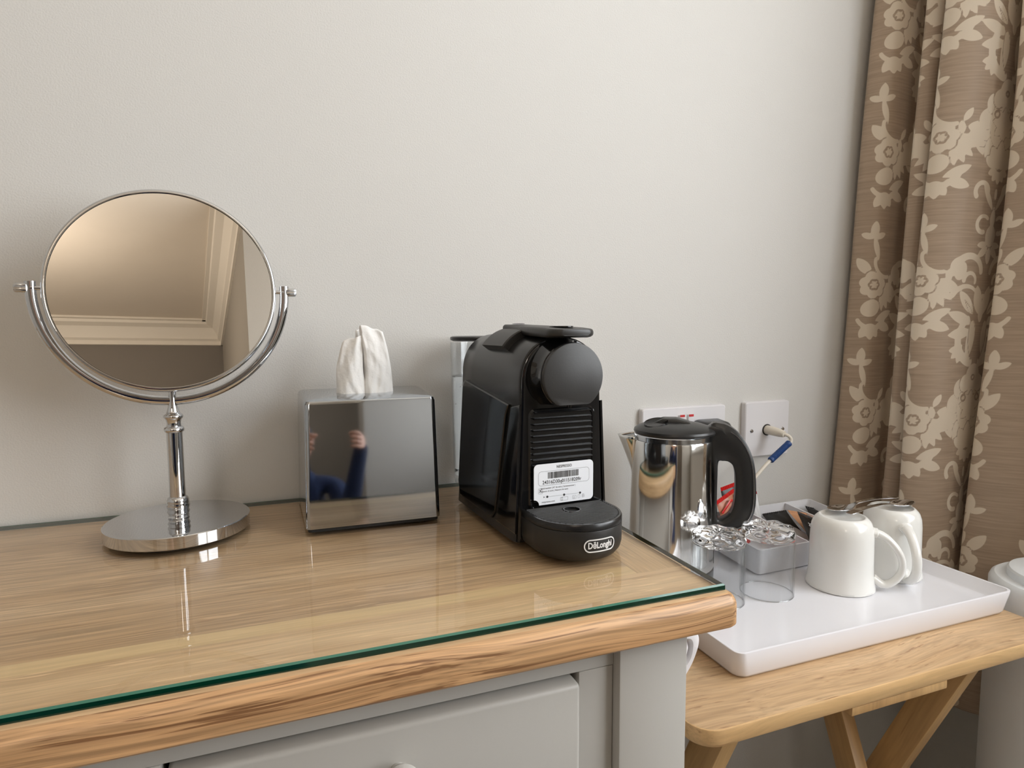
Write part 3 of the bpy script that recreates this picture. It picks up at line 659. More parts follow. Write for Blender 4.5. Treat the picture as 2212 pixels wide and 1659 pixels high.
# ------------------------------------------------------------------ coffee machine
def make_machine():
    t = thing('coffee_machine', 'black capsule coffee machine with a round drip tray and white serial number sticker', 'coffee machine', (-.4225, -.2735, ZG), math.radians(3.2))
    def arch(y, hw_top, hw_bot, zc, top, z0=.003, inset=0, n=28, ex=2.35):
        pts = []
        a_, b_ = hw_top-inset, top-zc-inset
        for i in range(n+1):
            a = PI*i/n; c_, s_ = math.cos(a), math.sin(a)
            pts.append((a_*abs(c_)**(2/ex)*(1 if c_ >= 0 else -1), y, zc+b_*abs(s_)**(2/ex)))
        lf = []
        for k in range(1, 9):
            f = k/8; z = zc*(1-f)+z0*f; lf.append((-(hw_top+(hw_bot-hw_top)*(f**1.3)-inset), y, z))
        pts += lf; pts += [(-p[0], y, p[2]) for p in lf[::-1]]
        return pts
    # shell (satin black) from the face back to the rear; rounded at both rims
    ys = [(.0270, .0015), (.0280, .0004), (.030, 0), (.06, 0), (.11, 0), (.15, 0), (.182, .0003), (.186, .002), (.188, .006)]
    loft('shell', [arch(y, .0418, .0478+.001*(y > .03), .147, .1905+.002*(y > .05), inset=i) for y, i in ys], 'satin_black', t, angle=30)
    # glossy face: arch-shaped frame standing slightly proud, recess for the ribbed panel
    loft('face_frame', [arch(y, .0405, .0455, .147, .1885, inset=i) for y, i in ((.0275, 0), (.0250, .0), (.0242, .0012), (.0240, .003))], 'gloss_black', t, angle=30)
    # flank panels
    for s_ in (-1, 1):
        pl = [(.046, .128), (.168, .142), (.174, .136), (.180, .026), (.172, .012), (.078, .012), (.070, .02), (.052, .118)]
        fl = [(.024, .130), (.043, .126), (.066, .020), (.072, .0115), (.024, .0115)]
        for nm, P, off, bvl in (('flank_panel', pl, .0030, .0015), ('flank_fillet', fl, .0014, .0008)):
            bm = bmesh.new(); A = []
            def sx(z, o_): return s_*(.0418+(.0478-.0418)*(max(0, (.147-z)/.147)**1.3)+o_)
            loops = []
            cy_ = sum(p[0] for p in P)/len(P); cz_ = sum(p[1] for p in P)/len(P)
            for o_, ins in ((-.001, 0), (off-bvl*.5, 0), (off, .02)):
                loops.append([(sx(p[1], o_), cy_+(p[0]-cy_)*(1-ins), cz_+(p[1]-cz_)*(1-ins)) for p in P])
            loft_bm(bm, loops, True, True); link(nm, bm, 'gloss_black', t, angle=20)
    # skirt at the foot
    loft('foot', [[(x, y+.107, z) for x, y in rrect(-.044+i, .044-i, -.078+i, .078-i, .008)] for z, i in ((0, .003), (.0035, 0))], 'black_pad', t)
    # ribbed front panel with its frame
    pn = loft('ribbed_panel', [[(x, y, z) for x, z in rrect(-.0335+i, .0335-i, .030+i, .1245-i, .007, 5)] for y, i in ((.0240, -.0012), (.0222, 0), (.0227, .0015), (.0236, .002))], 'gloss_black', t, angle=30)
    nr = 16
    for k in range(nr):
        z = .0385+k*.00545
        bm = bmesh.new(); hw = .0310-.002*max(0, (z-.10)/.02)*(z > .1)
        prism_bm(bm, [(z_y+.0062, z_) for z_y, z_ in ((.0174, z+.0006), (.0142, z+.0014), (.0138, z+.0018), (.0142, z+.0022), (.0174, z+.0026))], 'X', -hw, hw)
        o = link('rib', bm, 'satin_black', pn, angle=20)
    # brew head: short round drum with a flat underside
    def drum(r, flat=-.0255, n=72):
        return [(r*math.cos(2*PI*i/n), max(r*math.sin(2*PI*i/n), flat)) for i in range(n)]
    zc = .1555; xo = -.0005; yo = .0170
    loft('brew_head', [[(xo+x*k_, y*.72+yo-.002, zc+z*k_) for x, z in drum(r)] for r, y, k_ in ((.0335, .020, 1.06), (.0330, .012, 1.03), (.0312, .002, 1), (.0306, -.006, 1), (.0304, -.0112, 1), (.0298, -.0122, 1))], 'gloss_black', t, angle=30)
    loft('head_disc', [[(xo+x, y+yo, zc+z) for x, z in drum(r, -.0250)] for r, y in ((.0296, -.0108), (.0302, -.0122), (.0302, -.0150), (.0298, -.0160), (.0288, -.0164))], 'matte_black', t, angle=30)
    lathe('spout', [(0, 0), (.0022, 0), (.0022, .006), (0, .006)], 'gloss_black', t, 20, loc=(.002, .014, .1265))
    # lever with its saddle hinge
    def bar(y0, y1, pts_fn, k=14):
        return [pts_fn(y0+(y1-y0)*i/k, i/k) for i in range(k+1)]
    sad = []
    for y, e in ((.070, .0012), (.0712, 0), (.124, 0), (.1252, .0012)):
        outer = []; inner = []
        a0, a1 = math.radians(38), math.radians(142)
        for i in range(25):
            a = a0+(a1-a0)*i/24; c_, s_ = math.cos(a), math.sin(a); sg = 1 if c_ >= 0 else -1
            px, pz = .0418*abs(c_)**(2/2.35)*sg, .147+.0455*abs(s_)**(2/2.35)
            outer.append((px*1.0+c_*(.0075-e), y, pz+s_*(.0075-e))); inner.append((px-c_*.001, y, pz-s_*.001))
        sad.append(outer+inner[::-1])
    loft('lever_hinge', sad, 'matte_black', t, angle=30)
    # lever arm: rounded plate running forward over the head
    def arm(y):
        y_ = y; y = y-.0175*(1-(y+.0195)/.1475); f = (y-(-.018))/(.128-(-.018))
        hw = .0155+.0075*min(1, max(0, (.100-y)/.06)) if y > -.004 else .0230*math.sqrt(max(.05, 1-((-.004-y)/.016)**2*.9))
        if y > .10: hw = .0150
        zt_ = .1985+.0042*f-.0012*max(0, (.01-y)/.03)*1.0; th = .0090 if y < .095 else .008
        if y < 0: th = .0090-.0035*min(1, (-y)/.018)
        return [(x, y_, z) for x, z in rrect(-hw, hw, zt_-th, zt_, min(.0038, th*.45), 5)]
    loft('lever', [arm(y) for y in (-.0020, -.0013, .0005, .004, .008, .012, .016, .02, .04, .06, .08, .09, .10, .11, .12, .128)], 'matte_black', t, angle=40)
    # finger recess near the tip: a shallow dished oval
    rc = [(0, -.0006), (.006, -.0004), (.0095, .0004), (.0105, .0010), (.0112, .0008), (.0114, 0)]
    o = lathe('finger_recess', [(r, z) for r, z in rc], 'gloss_black', t, 40, loc=(0, .026, .1996)); o.scale = (.9, 1.25, 1)
    # raised button oval on the hinge
    o = lathe('button', [(0, .0006), (.0060, .0006), (.0066, .0003), (.0068, 0)], 'gloss_black', t, 32, loc=(-.004, .112, .2029)); o.scale = (.9, 1.3, 1)
    # drip tray: round front, straight back against the face
    def dloop(r, z, yb=.0235, n=48):
        pts = []
        for i in range(n+1):
            a = PI+PI*i/n; pts.append((r*math.cos(a), r*math.sin(a), z))
        pts += [(r, yb*.5, z), (r, yb, z), (0, yb, z), (-r, yb, z), (-r, yb*.5, z)]
        return pts
    loft('drip_tray', [dloop(.0335, 0), dloop(.0375, .0018), dloop(.0408, .006), dloop(.0420, .0105), dloop(.0423, .0275), dloop(.0421, .0280)], 'tray_black', t, angle=30)
    loft('tray_rim', [dloop(.0417, .0280), dloop(.0423, .0286), dloop(.0423, .0328), dloop(.0415, .0342), dloop(.0396, .0342), dloop(.0390, .0330), dloop(.0390, .0320)], 'satin_black', t, angle=30)
    gr = loft('drip_grille', [dloop(.0390, .0316, .0230), dloop(.0390, .0322, .0230)], 'black_pad', t)
    for k in range(17):
        y = -.0365+k*.00350
        hw = math.sqrt(max(0, .0388**2-min(0, y)**2)) if y < 0 else .0386
        spans = [(-hw, hw)]
        hy = .0045; hr = .0082
        if abs(y-hy) < hr:
            g_ = math.sqrt(hr**2-(y-hy)**2); spans = [(-hw, -g_-.001), (g_-.001, hw)]
            spans = [(a, b) for a, b in spans if b-a > .002]
        for a, b in spans:
            bm = bmesh.new(); prism_bm(bm, [(y-.0010, .0321), (y-.0005, .0344), (y+.0004, .0346), (y+.0009, .0321)], 'X', a, b); link('ridge', bm, 'matte_black', gr, angle=20)
    lathe('drain_hole', [(.0070, .0345), (.0082, .0345), (.0086, .0335), (.0086, .0322), (.0070, .0322), (.0070, .0345)], 'satin_black', gr, 36, loc=(0, .0045, 0), angle=30)
    # badge on the tray front: pill outline and name, wrapped round the curve
    A0 = math.radians(-90+2); Rb = .04235; zb_ = .0158
    def wrap(co): 
        a = A0+co.x/Rb; r = Rb+.0002+co.z; return Vector((r*math.cos(a), r*math.sin(a), zb_+co.y))
    def pill(hw, hh, r, n=10): return rrect(-hw, hw, -hh, hh, r, n)
    bm = bmesh.new()
    def dens(P, k=4):
        out = []
        for i in range(len(P)):
            a, b = P[i], P[(i+1) % len(P)]; kk = k if abs(a[0]-b[0]) > .004 else 1
            out += [(a[0]+(b[0]-a[0])*j/kk, a[1]+(b[1]-a[1])*j/kk) for j in range(kk)]
        return out
    o_, i_ = dens(pill(.0155, .0056, .00555), 8), dens(pill(.0145, .0046, .00455), 8)
    mk = lambda P, z: [bm.verts.new(wrap(Vector((p[0], p[1], z)))) for p in P]
    a1, a2, b1, b2 = mk(o_, 0), mk(o_, .0003), mk(i_, 0), mk(i_, .0003); n = len(o_)
    for i in range(n):
        j = (i+1) % n
        for q_ in ((a1[i], a1[j], a2[j], a2[i]), (a2[i], a2[j], b2[j], b2[i]), (b2[i], b2[j], b1[j], b1[i])): bm.faces.new(q_)
    link('badge_border', bm, 'logo', t)
    put_text('D\u0113Longhi', .0075, t, (0, 0, 0), (0, 0, 0), 'logo', warp=wrap, bold=.00020, sx=.80)
    # serial number sticker over the lower ribs
    sy = .0197
    hw, z0, z1 = .0312, .0368, .0748
    pts = []
    for x, z in rrect(-hw, hw, z0, z1, .0042, 6): pts.append((x, z))
    # notch at the lower left corner
    pts = [p for p in pts if not (p[0] < -hw+.0043 and p[1] < z0+.0043)]
    notch = [(-hw+.0053*math.cos(a), z0+.0053*math.sin(a)) for a in np.linspace(PI/2, 0, 8)]
    idx = max(range(len(pts)), key=lambda i: 0)
    # ordered: right-top, left-top, (left-bottom removed), right-bottom
    lt = [p for p in pts if p[0] < 0]; rt = [p for p in pts if p[0] > 0]
    top = [p for p in rt if p[1] > (z0+z1)/2]; bot = [p for p in rt if p[1] <= (z0+z1)/2]
    loop2 = top+lt+notch+bot
    bm = bmesh.new(); prism_bm(bm, loop2, 'Y', sy, sy+.0004); st = link('sticker', bm, 'white_sticker', t, smooth=False)
    FR = (PI/2, 0, 0); yy = sy-.00008
    def T_(s, size, x, z, mat='print', **kw): put_text(s, size, st, (x, yy, z), FR, mat, **kw)
    T_('NESPRESSO', .0036, 0, .0712, bold=.00004, sx=.82, space=1.08)
    T_('24316D30q011518209r', .0048, -.0022, .0575, sx=.88, bold=.00004)
    T_('Serial number | N\u00b0 de s\u00e9rie | Seriennummer |', .00215, -.0245, .0521, 'print_grey', align='LEFT', sx=.92)
    T_('Numero di serie | N\u00famero de serie', .00215, -.0245, .0493, 'print_grey', align='LEFT', sx=.92)
    T_('nespresso.com', .0024, -.0165, .0394, 'print_grey', sx=.95)
    def plate(name, x0, x1, za, zb2, mat='print'):
        bm = bmesh.new(); bx(bm, x0, x1, yy-.00003, yy+.0001, za, zb2); link(name, bm, mat, st, smooth=False)
    rnd = random.Random(5); x = -.0170; bm = bmesh.new()
    while x < .0150:
        wd = rnd.choice((.0002, .0002, .0004, .0006)); bx(bm, x, x+wd, yy-.00003, yy+.0001, .0608, .0668); x += wd+rnd.choice((.0002, .0003, .0004))
    link('barcode', bm, 'print', st, smooth=False)['kind'] = 'stuff'
    def outline(x0, x1, za, zb2, r, w_=.00022, mat='print', name='printed_frame'):
        bm = bmesh.new(); A = rrect(x0, x1, za, zb2, r, 5); B = rrect(x0+w_, x1-w_, za+w_, zb2-w_, max(r-w_, .0001), 5)
        va = [bm.verts.new((p[0], yy, p[1])) for p in A]; vb = [bm.verts.new((p[0], yy, p[1])) for p in B]
        for i in range(len(A)):
            j = (i+1) % len(A); bm.faces.new((va[i], va[j], vb[j], vb[i]))
        link(name, bm, mat, st, smooth=False)
    outline(-.0268, .0268, .0546, .0680, .003)
    outline(-.0268, -.0224, .0474, .0526, .0008, mat='print_grey', name='printed_icon')
    T_('X', .0040, -.0246, .0500, bold=.00006)
    bm = bmesh.new(); prism_bm(bm, [(-.0214, .0432), (-.0202, .0440), (-.0214, .0448)], 'Y', yy-.00003, yy+.0001)
    for cx in (-.0176, 0, .0170):
        prism_bm(bm, [(cx+.0011*math.cos(a), .0440+.0011*math.sin(a)) for a in np.linspace(0, 2*PI, 16)[:-1]], 'Y', yy-.00003, yy+.0001)
    bx(bm, -.0176, .0170, yy-.00002, yy+.0001, .04393, .04407); link('printed_steps', bm, 'print', st, smooth=False)
    outline(-.0040, .0040, .0386, .0420, .0004, .0002, 'print_grey', 'printed_icon'); outline(-.0030, -.0014, .0389, .0417, .0002, .0002, 'print', 'printed_icon')
    outline(.0088, .0128, .0388, .0422, .0006, .0002, 'print_grey', 'printed_icon'); outline(.0098, .0112, .0394, .0410, .0005, .0002, 'print', 'printed_icon')
    outline(.0146, .0170, .0392, .0424, .0004, .00018, 'print_grey', 'printed_icon')
    outline(.0190, .0216, .0394, .0422, .0003, .00022, 'print_grey', 'printed_icon'); plate('printed_icon', .0202, .0204, .0394, .0430, 'print_grey'); plate('printed_icon', .0190, .0216, .0407, .0409, 'print_grey')
    # water tank behind
    wt = bpy.data.objects.new('water_tank', None)
    hr, hy_ = .0385, .0
    def tl(r, z): return (r, z)
    tk = lathe('water_tank', [(0, .012), (.0300, .012), (.0318, .020), (.0338, .182), (.0330, .182), (.0308, .022), (0, .016)], 'glass_wall', t, 72, loc=(-.0065, .2240, 0))
    lathe('water', [(0, .0165), (.0302, .0225), (.0322, .141), (.0316, .1418), (0, .1418)], 'water', tk, 72)
    lathe('tank_lid', [(0, .1895), (.0310, .1895), (.0336, .1885), (.0340, .1868), (.0336, .1850), (.0300, .1835), (0, .1835)], 'satin_black', tk, 72)
    bm = bmesh.new(); rnd = random.Random(2)
    for k in range(26):
        a = math.radians(rnd.uniform(170, 290)); z = rnd.uniform(.03, .135); r = .0304+.0018*(z/.14)
        bmesh.ops.create_icosphere(bm, subdivisions=1, radius=rnd.uniform(.0005, .0009), matrix=Matrix.Translation((r*math.cos(a), r*math.sin(a), z)))
    link('air_bubbles', bm, 'glass', tk)['kind'] = 'stuff'
make_machine()

# ------------------------------------------------------------------ folding table
TX0, TX1, TY0, TY1, TZ, TT = -.356, .122, -.3725, -.004, ZT-.1315, .0165
def make_table():
    cx, cy = (TX0+TX1)/2, (TY0+TY1)/2
    t = thing('folding_table', 'small folding snack table in pale wood with crossed legs', 'table', (cx, cy, 0))
    hx, hy = (TX1-TX0)/2, (TY1-TY0)/2
    def lp(i, z, r=.024): return [(x, y, z) for x, y in rrect(-hx+i, hx-i, -hy+i, hy-i, r-i, 8)]
    o = loft('tabletop', [lp(.004, TZ-TT), lp(.0015, TZ-TT+.001), lp(0, TZ-TT+.004), lp(0, TZ-.0013), lp(.0004, TZ-.0004), lp(.0013, TZ)], ['rubberwood_edge', 'rubberwood'], t, angle=30)
    for f in o.data.polygons:
        if f.normal.z > .95: f.material_index = 1
    zt_ = TZ-TT
    box('apron_rail', -.069, .058, -.182, -.165, zt_-.0085, zt_, 'rubberwood_leg', t, bev=.001)
    box('apron_rail', -.180, .170, .10, .118, zt_-.022, zt_, 'rubberwood_leg', t, bev=.001)
    def leg(x, ya, yb):
        # ya at the top (world y), yb at the floor
        a = Vector((x-cx, ya-cy, zt_)); b = Vector((x-cx, yb-cy, 0)); d = (b-a); L = d.length; d.normalize(); wv = Vector((0, d.z, -d.y)); 
        bm = bmesh.new(); hw, ht = .0175, .0095
        bx(bm, -ht, ht, -hw, hw, -L, 0, bev=.0015)
        ang = math.atan2(d.y, -d.z)
        me = link('leg', bm, 'rubberwood_leg', t, loc=a, rot=(ang, 0, 0))
        # trim square ends to the floor and the underside
        for v in me.data.vertices:
            w_ = a.z + v.co.z*math.cos(ang)+v.co.y*math.sin(ang)
            if w_ < 0: v.co.z += (-w_)/math.cos(ang)
            elif w_ > zt_: v.co.z -= (w_-zt_)/math.cos(ang)
    leg(-.287, -.325, -.045); leg(.048, -.325, -.045); leg(-.262, -.128, -.390); leg(.004, -.128, -.390)
    lathe('pivot_bolt', [(0, 0), (.006, 0), (.006, .002), (0, .003)], 'satin', t, 20, loc=(.030-cx, -.23-cy, TZ-.27), rot=(0, PI/2, 0))
    box('stretcher', -.287-cx, .048-cx, -.075-cy, -.055-cy, .10, .13, 'rubberwood_leg', t, bev=.001)
    box('stretcher', -.262-cx, .020-cx, -.37-cy, -.35-cy, .10, .13, 'rubberwood_leg', t, bev=.001)
make_table()

# ------------------------------------------------------------------ serving tray
TRX0, TRX1, TRY0, TRY1, TRZ = -.277, .119, -.3235, -.018, ZT-.1030
def make_tray():
    cx, cy = (TRX0+TRX1)/2, (TRY0+TRY1)/2
    hx, hy = (TRX1-TRX0)/2, (TRY1-TRY0)/2; z0 = TZ-TRZ       # relative to the rim
    def lp(i, z, r): return [(x, y, z) for x, y in rrect(-hx+i, hx-i, -hy+i, hy-i, r, 8)]
    L = [lp(.0085, z0, .010), lp(.0055, z0+.0012, .012), lp(.0035, z0+.0045, .013), lp(.0005, -.0015, .010), lp(.0009, -.0004, .009), lp(.0018, 0, .008), lp(.0036, -.0004, .0072), lp(.0048, -.0022, .006), lp(.0115, -.0112, .005), lp(.0135, -.0128, .004), lp(.0150, -.0130, .003)]
    o = loft('serving_tray', L, 'melamine', None, loc=(cx, cy, TRZ), angle=40)
    tag(o, 'glossy white rectangular serving tray on the folding table', 'tray')
make_tray()
ZF = TRZ-.0130                 # tray floor

# ------------------------------------------------------------------ kettle
def make_kettle():
    kx, ky = -.2005, -.1055
    ax = math.atan2(-.577, .817)      # handle direction
    t = thing('kettle', 'small stainless steel electric kettle with black lid and handle', 'kettle', (kx, ky, ZF), ax)
    H = .1765
    lathe('base', [(0, 0), (.0520, 0), (.0540, .002), (.0540, .012), (.0528, .014), (0, .014)], 'kettle_black', t, 96)
    lathe('body', [(0, .014), (.0533, .014), (.0540, .016), (.0538, .030), (.0520, .090), (.0503, .150), (.0500, H-.002), (.0494, H), (.0486, H), (.0484, H-.006), (0, H-.006)], 'steel', t, 160, angle=30)
    lathe('neck_ring', [(.0480, H-.005), (.0480, H+.006), (.0468, H+.0075), (.0450, H+.0075), (.0450, H-.005)], 'satin', t, 96, angle=30)
    # spout on the far side from the handle
    bm = bmesh.new(); rows = []
    nr, nc = 14, 21
    for j in range(nr):
        f = j/(nr-1); z = H+.0035-f*.050; row = []
        ext = .0185*(1-f)**1.15; half = math.radians(25*(1-.55*f))
        for i in range(nc):
            u = -1+2*i/(nc-1); a = PI+u*half; rr = .0497+ext*(1-abs(u))**.85 if True else 0
            row.append((rr*math.cos(a), rr*math.sin(a), z if abs(u) < .999 else z))
        rows.append(row)
    loft_bm(bm, rows, False, False, closed=False)
    o = link('spout', bm, 'steel', t, angle=60); s_ = o.modifiers.new('thickness', 'SOLIDIFY'); s_.thickness = .0010; s_.offset = -1
    # lid: shallow dome reaching back to the handle
    def lidfn(a, r, z):
        k = max(0, math.cos(a)); return (r*(1+.10*k**3*(r/.047)), z)
    lathe('lid', [(.0440, H+.006), (.0478, H+.0075), (.0486, H+.010), (.0480, H+.0125), (.0440, H+.0155), (.0360, H+.0185), (.0250, H+.0208), (.0120, H+.0218), (0, H+.022)], 'kettle_black', t, 96, fn=lidfn, angle=30)
    prism('lid_grip', [(-.026, H+.0195), (-.012, H+.0262), (.004, H+.0265), (.020, H+.0225), (.028, H+.016), (-.026, H+.016)], 'Y', -.0115, .0115, 'kettle_black', t, bev=.002)
    lathe('grip_hollow', [(0, .0), (.010, .0006), (.014, .0022), (.0150, .0030), (.0152, .0012)], 'gloss_black', t, 40, loc=(-.020, -.0135, H+.0195), rot=(math.radians(14), math.radians(-8), 0))
    # handle, built from an outer and an inner outline
    def uz(px, py): return ((px-1450)/1729.0, .132-(py-829.5)/1729.0+.1160)
    outer = [uz(*p) for p in [(1528, 928), (1552, 915), (1582, 930), (1604, 958), (1618, 992), (1624, 1035), (1625, 1085), (1619, 1115), (1603, 1138), (1580, 1148), (1558, 1150), (1541, 1150), (1537, 1130), (1537, 1040)]]
    inner = [uz(*p) for p in [(1547, 999), (1556, 996), (1567, 997), (1576, 1004), (1581, 1018), (1583, 1040), (1583, 1070), (1580, 1095), (1573, 1112), (1563, 1122), (1553, 1126), (1548, 1120), (1546, 1090), (1546, 1030)]]
    O = [(p.x, p.y) for p in catmull([(a, b, 0) for a, b in outer], 5, True)]; I = [(p.x, p.y) for p in catmull([(a, b, 0) for a, b in inner], 5, True)]
    n = len(O); bm = bmesh.new(); rings = []
    for (k_, y) in ((.0, -.0085), (.12, -.0108), (.35, -.0120), (.65, -.0120), (.88, -.0108), (1.0, -.0085), (1.0, .0085), (.88, .0108), (.65, .0120), (.35, .0120), (.12, .0108), (0, .0085)):
        rings.append([bm.verts.new((O[i][0]*(1-k_)+I[i][0]*k_, y, O[i][1]*(1-k_)+I[i][1]*k_)) for i in range(n)])
    for q in range(len(rings)):
        A, B = rings[q], rings[(q+1) % len(rings)]
        for i in range(n): bm.faces.new((A[i], A[(i+1) % n], B[(i+1) % n], B[i]))
    link('handle', bm, 'kettle_black', t, angle=50)
    tube('handle_trim', [(x*1.0+.0004, -.0118, z) for x, z in [(O[i][0]*.86+I[i][0]*.14, O[i][1]*.86+I[i][1]*.14) for i in range(8, n-26)]], .0005, 'satin', t, n=6)
    prism('handle_strip', [(.0500, -.012), (.0535, -.009), (.0535, .009), (.0500, .012)], 'Z', .020, H+.004, 'gloss_black', t)
    prism('lid_hinge', [(.036, H+.012), (.047, H+.0195), (.060, H+.0165), (.066, H+.008), (.048, H+.004)], 'Y', -.012, .012, 'kettle_black', t, bev=.002)
    prism('lid_latch', [(.052, H+.016), (.058, H+.0215), (.063, H+.020), (.067, H+.011), (.060, H+.010)], 'Y', -.006, .006, 'satin_black', t, bev=.001)
    o = lathe('level_window', [(0, .0012), (.0035, .0012), (.0044, .0004), (.0044, -.002)], 'satin', t, 32, loc=(.0345, -.0385, .098), rot=(math.radians(90), 0, math.radians(42))); o.scale = (1, 2.6, 1)
make_kettle()

# ------------------------------------------------------------------ tumblers, upside down
def make_tumbler(x, y, label, rz):
    t = thing('tumbler', label, 'glass', (x, y, ZF), rz, 'upturned glass tumblers on the tray')
    r = .0306; h = .0835
    lathe('glass_wall', [(r, 0), (r+.0002, .0006), (r, h-.014), (r-.0012, h-.014), (r-.0013, .0006), (r-.0008, 0), (r, 0)], 'glass_wall', t, 96, angle=60)
    lathe('rim', [(r+.0002, .0006), (r-.0002, .0001), (r-.0008, 0), (r-.0014, .0004), (r-.0010, .0011), (r-.0002, .0012), (r+.0002, .0006)], 'glass', t, 96, angle=60)
    bm = bmesh.new(); nr, na = 22, 128; z0 = h-.0145
    top = []; 
    for j in range(nr+1):
        f = j/nr; ring = []
        for i in range(na):
            a = 2*PI*i/na; lobe = .5+.5*math.cos(a*8); R_ = r*(.965+.035*lobe)
            rr = R_*f
            pet = (1-abs(2*f-1.15)**2.2) if f > .15 else 0
            zz = h-.0040+.0030*max(0, pet)*(.15+.85*lobe)
            if f > .93: zz -= .0035*((f-.93)/.07)**2
            ring.append(bm.verts.new((rr*math.cos(a), rr*math.sin(a), zz)) if j else None)
        if j == 0: c_ = bm.verts.new((0, 0, h-.0045)); top.append([c_])
        else: top.append(ring)
    for j in range(nr):
        A, B = top[j], top[j+1]
        for i in range(na):
            k = (i+1) % na
            if j == 0: bm.faces.new((A[0], B[i], B[k]))
            else: bm.faces.new((A[i], B[i], B[k], A[k]))
    prev = top[-1]
    for rr, zz in ((r, h-.010), (r, z0), (r-.0012, z0), (r-.003, z0-.0010), (r*.75, z0+.0006), (r*.4, z0+.0016)):
        ring = [bm.verts.new((rr*math.cos(2*PI*i/na), rr*math.sin(2*PI*i/na), zz)) for i in range(na)]
        for i in range(na):
            k = (i+1) % na; bm.faces.new((prev[i], ring[i], ring[k], prev[k]))
        prev = ring
    c2 = bm.verts.new((0, 0, z0+.002))
    for i in range(na): bm.faces.new((prev[i], c2, prev[(i+1) % na]))
    link('glass_base', bm, 'glass', t, angle=60)
make_tumbler(-.1974, -.1945, 'upturned clear tumbler nearer the chest, in front of the kettle', .2)
make_tumbler(-.1285, -.1990, 'upturned clear tumbler between the other glass and the white mugs', .5)

# ------------------------------------------------------------------ mugs, upside down
def make_mug(x, y, rz, label, s=1.0):
    t = thing('mug', label, 'mug', (x, y, ZF+.0002), rz, 'upturned white mugs on the tray'); t.scale = (s, s, 1)
    prof = [(.0366, .003), (.0362, .0004), (.0375, 0), (.0389, .0010), (.0386, .004), (.0372, .010), (.0362, .018), (.0356, .030), (.0353, .050), (.0350, .066), (.0340, .0755), (.0315, .0820), (.0290, .0850), (.0265, .0872), (.0250, .0878), (.0238, .0872), (.0228, .0858), (.0190, .0850), (0, .0848)]
    inner = [(0, .079), (.028, .078), (.0320, .070), (.0328, .05), (.0335, .02), (.0366, .003)]
    fn = lambda a, r, z: (r*(1+.0045*math.cos(9*a+z*38)*min(1, max(0, (.075-z)/.02))*min(1, z/.01)) if r > .03 else r, z)
    lathe('body', inner+prof[1:], 'porcelain', t, 144, fn=fn, angle=60)
    pts = catmull([(.0330, 0, .0700), (.0400, 0, .0690), (.0500, 0, .0630), (.0600, 0, .0510), (.0650, 0, .0380), (.0640, 0, .0240), (.0560, 0, .0125), (.0460, 0, .0080), (.0345, 0, .0150)], 8)
    rad = [.0052+(.0012 if i < 6 else 0)-.0012*math.sin(PI*i/(len(pts)-1)) for i in range(len(pts))]
    tube('handle', pts, rad, 'porcelain', t, n=18, flat=1.0+.45, up=(0, 0, 1))
m1 = (-.0297, -.2155); m2 = (.0610, -.2110)
make_mug(*m1, math.radians(-44), 'front upturned white mug, its handle beside the rear mug')
make_mug(*m2, math.radians(-116), 'rear upturned white mug close to the curtain', .95)

# teaspoons lying on the mug bottoms
def make_spoon(loc, rz, label, pitch=0.0, roll=0.0):
    L_ = .128; rows = []
    sec = [(0, .0006, 0), (.003, .0055, .0006), (.009, .0098, .0022), (.018, .0122, .0044), (.027, .0118, .0046), (.035, .0085, .0028), (.041, .0042, .0004), (.046, .0028, -.0016), (.055, .0026, -.0030), (.075, .0028, -.0038), (.095, .0036, -.0034), (.112, .0050, -.0022), (.122, .0056, -.0010), (.1265, .0046, -.0004), (.128, .0012, -.0004)]
    for x, hw, dep in sec:
        row = []
        for i in range(9):
            u = -1+i/4; row.append((x, u*hw, -(dep*(1-u*u) if x < .041 else dep*1.0)))
        rows.append(row)
    o = loft('teaspoon', rows, 'chrome', None, False, False, loc=loc, closed=False, angle=60)
    o.rotation_euler = (roll, pitch, rz)
    s_ = o.modifiers.new('thickness', 'SOLIDIFY'); s_.thickness = .0013; s_.offset = 0
    b_ = o.modifiers.new('smoothing', 'SUBSURF'); b_.levels = 1; b_.render_levels = 2
    tag(o, label, 'teaspoon', 'teaspoons laid over the mugs')
MT = ZF+.0878
make_spoon((m1[0]-.010, m1[1]+.012, MT+.0050), math.radians(3), 'metal teaspoon with its bowl on the front mug and stem across to the rear one')
make_spoon((m2[0]+.030, m2[1]-.004, MT+.0056), math.radians(186), 'metal teaspoon with its bowl on the rear mug, stem towards the front mug', roll=PI*0)

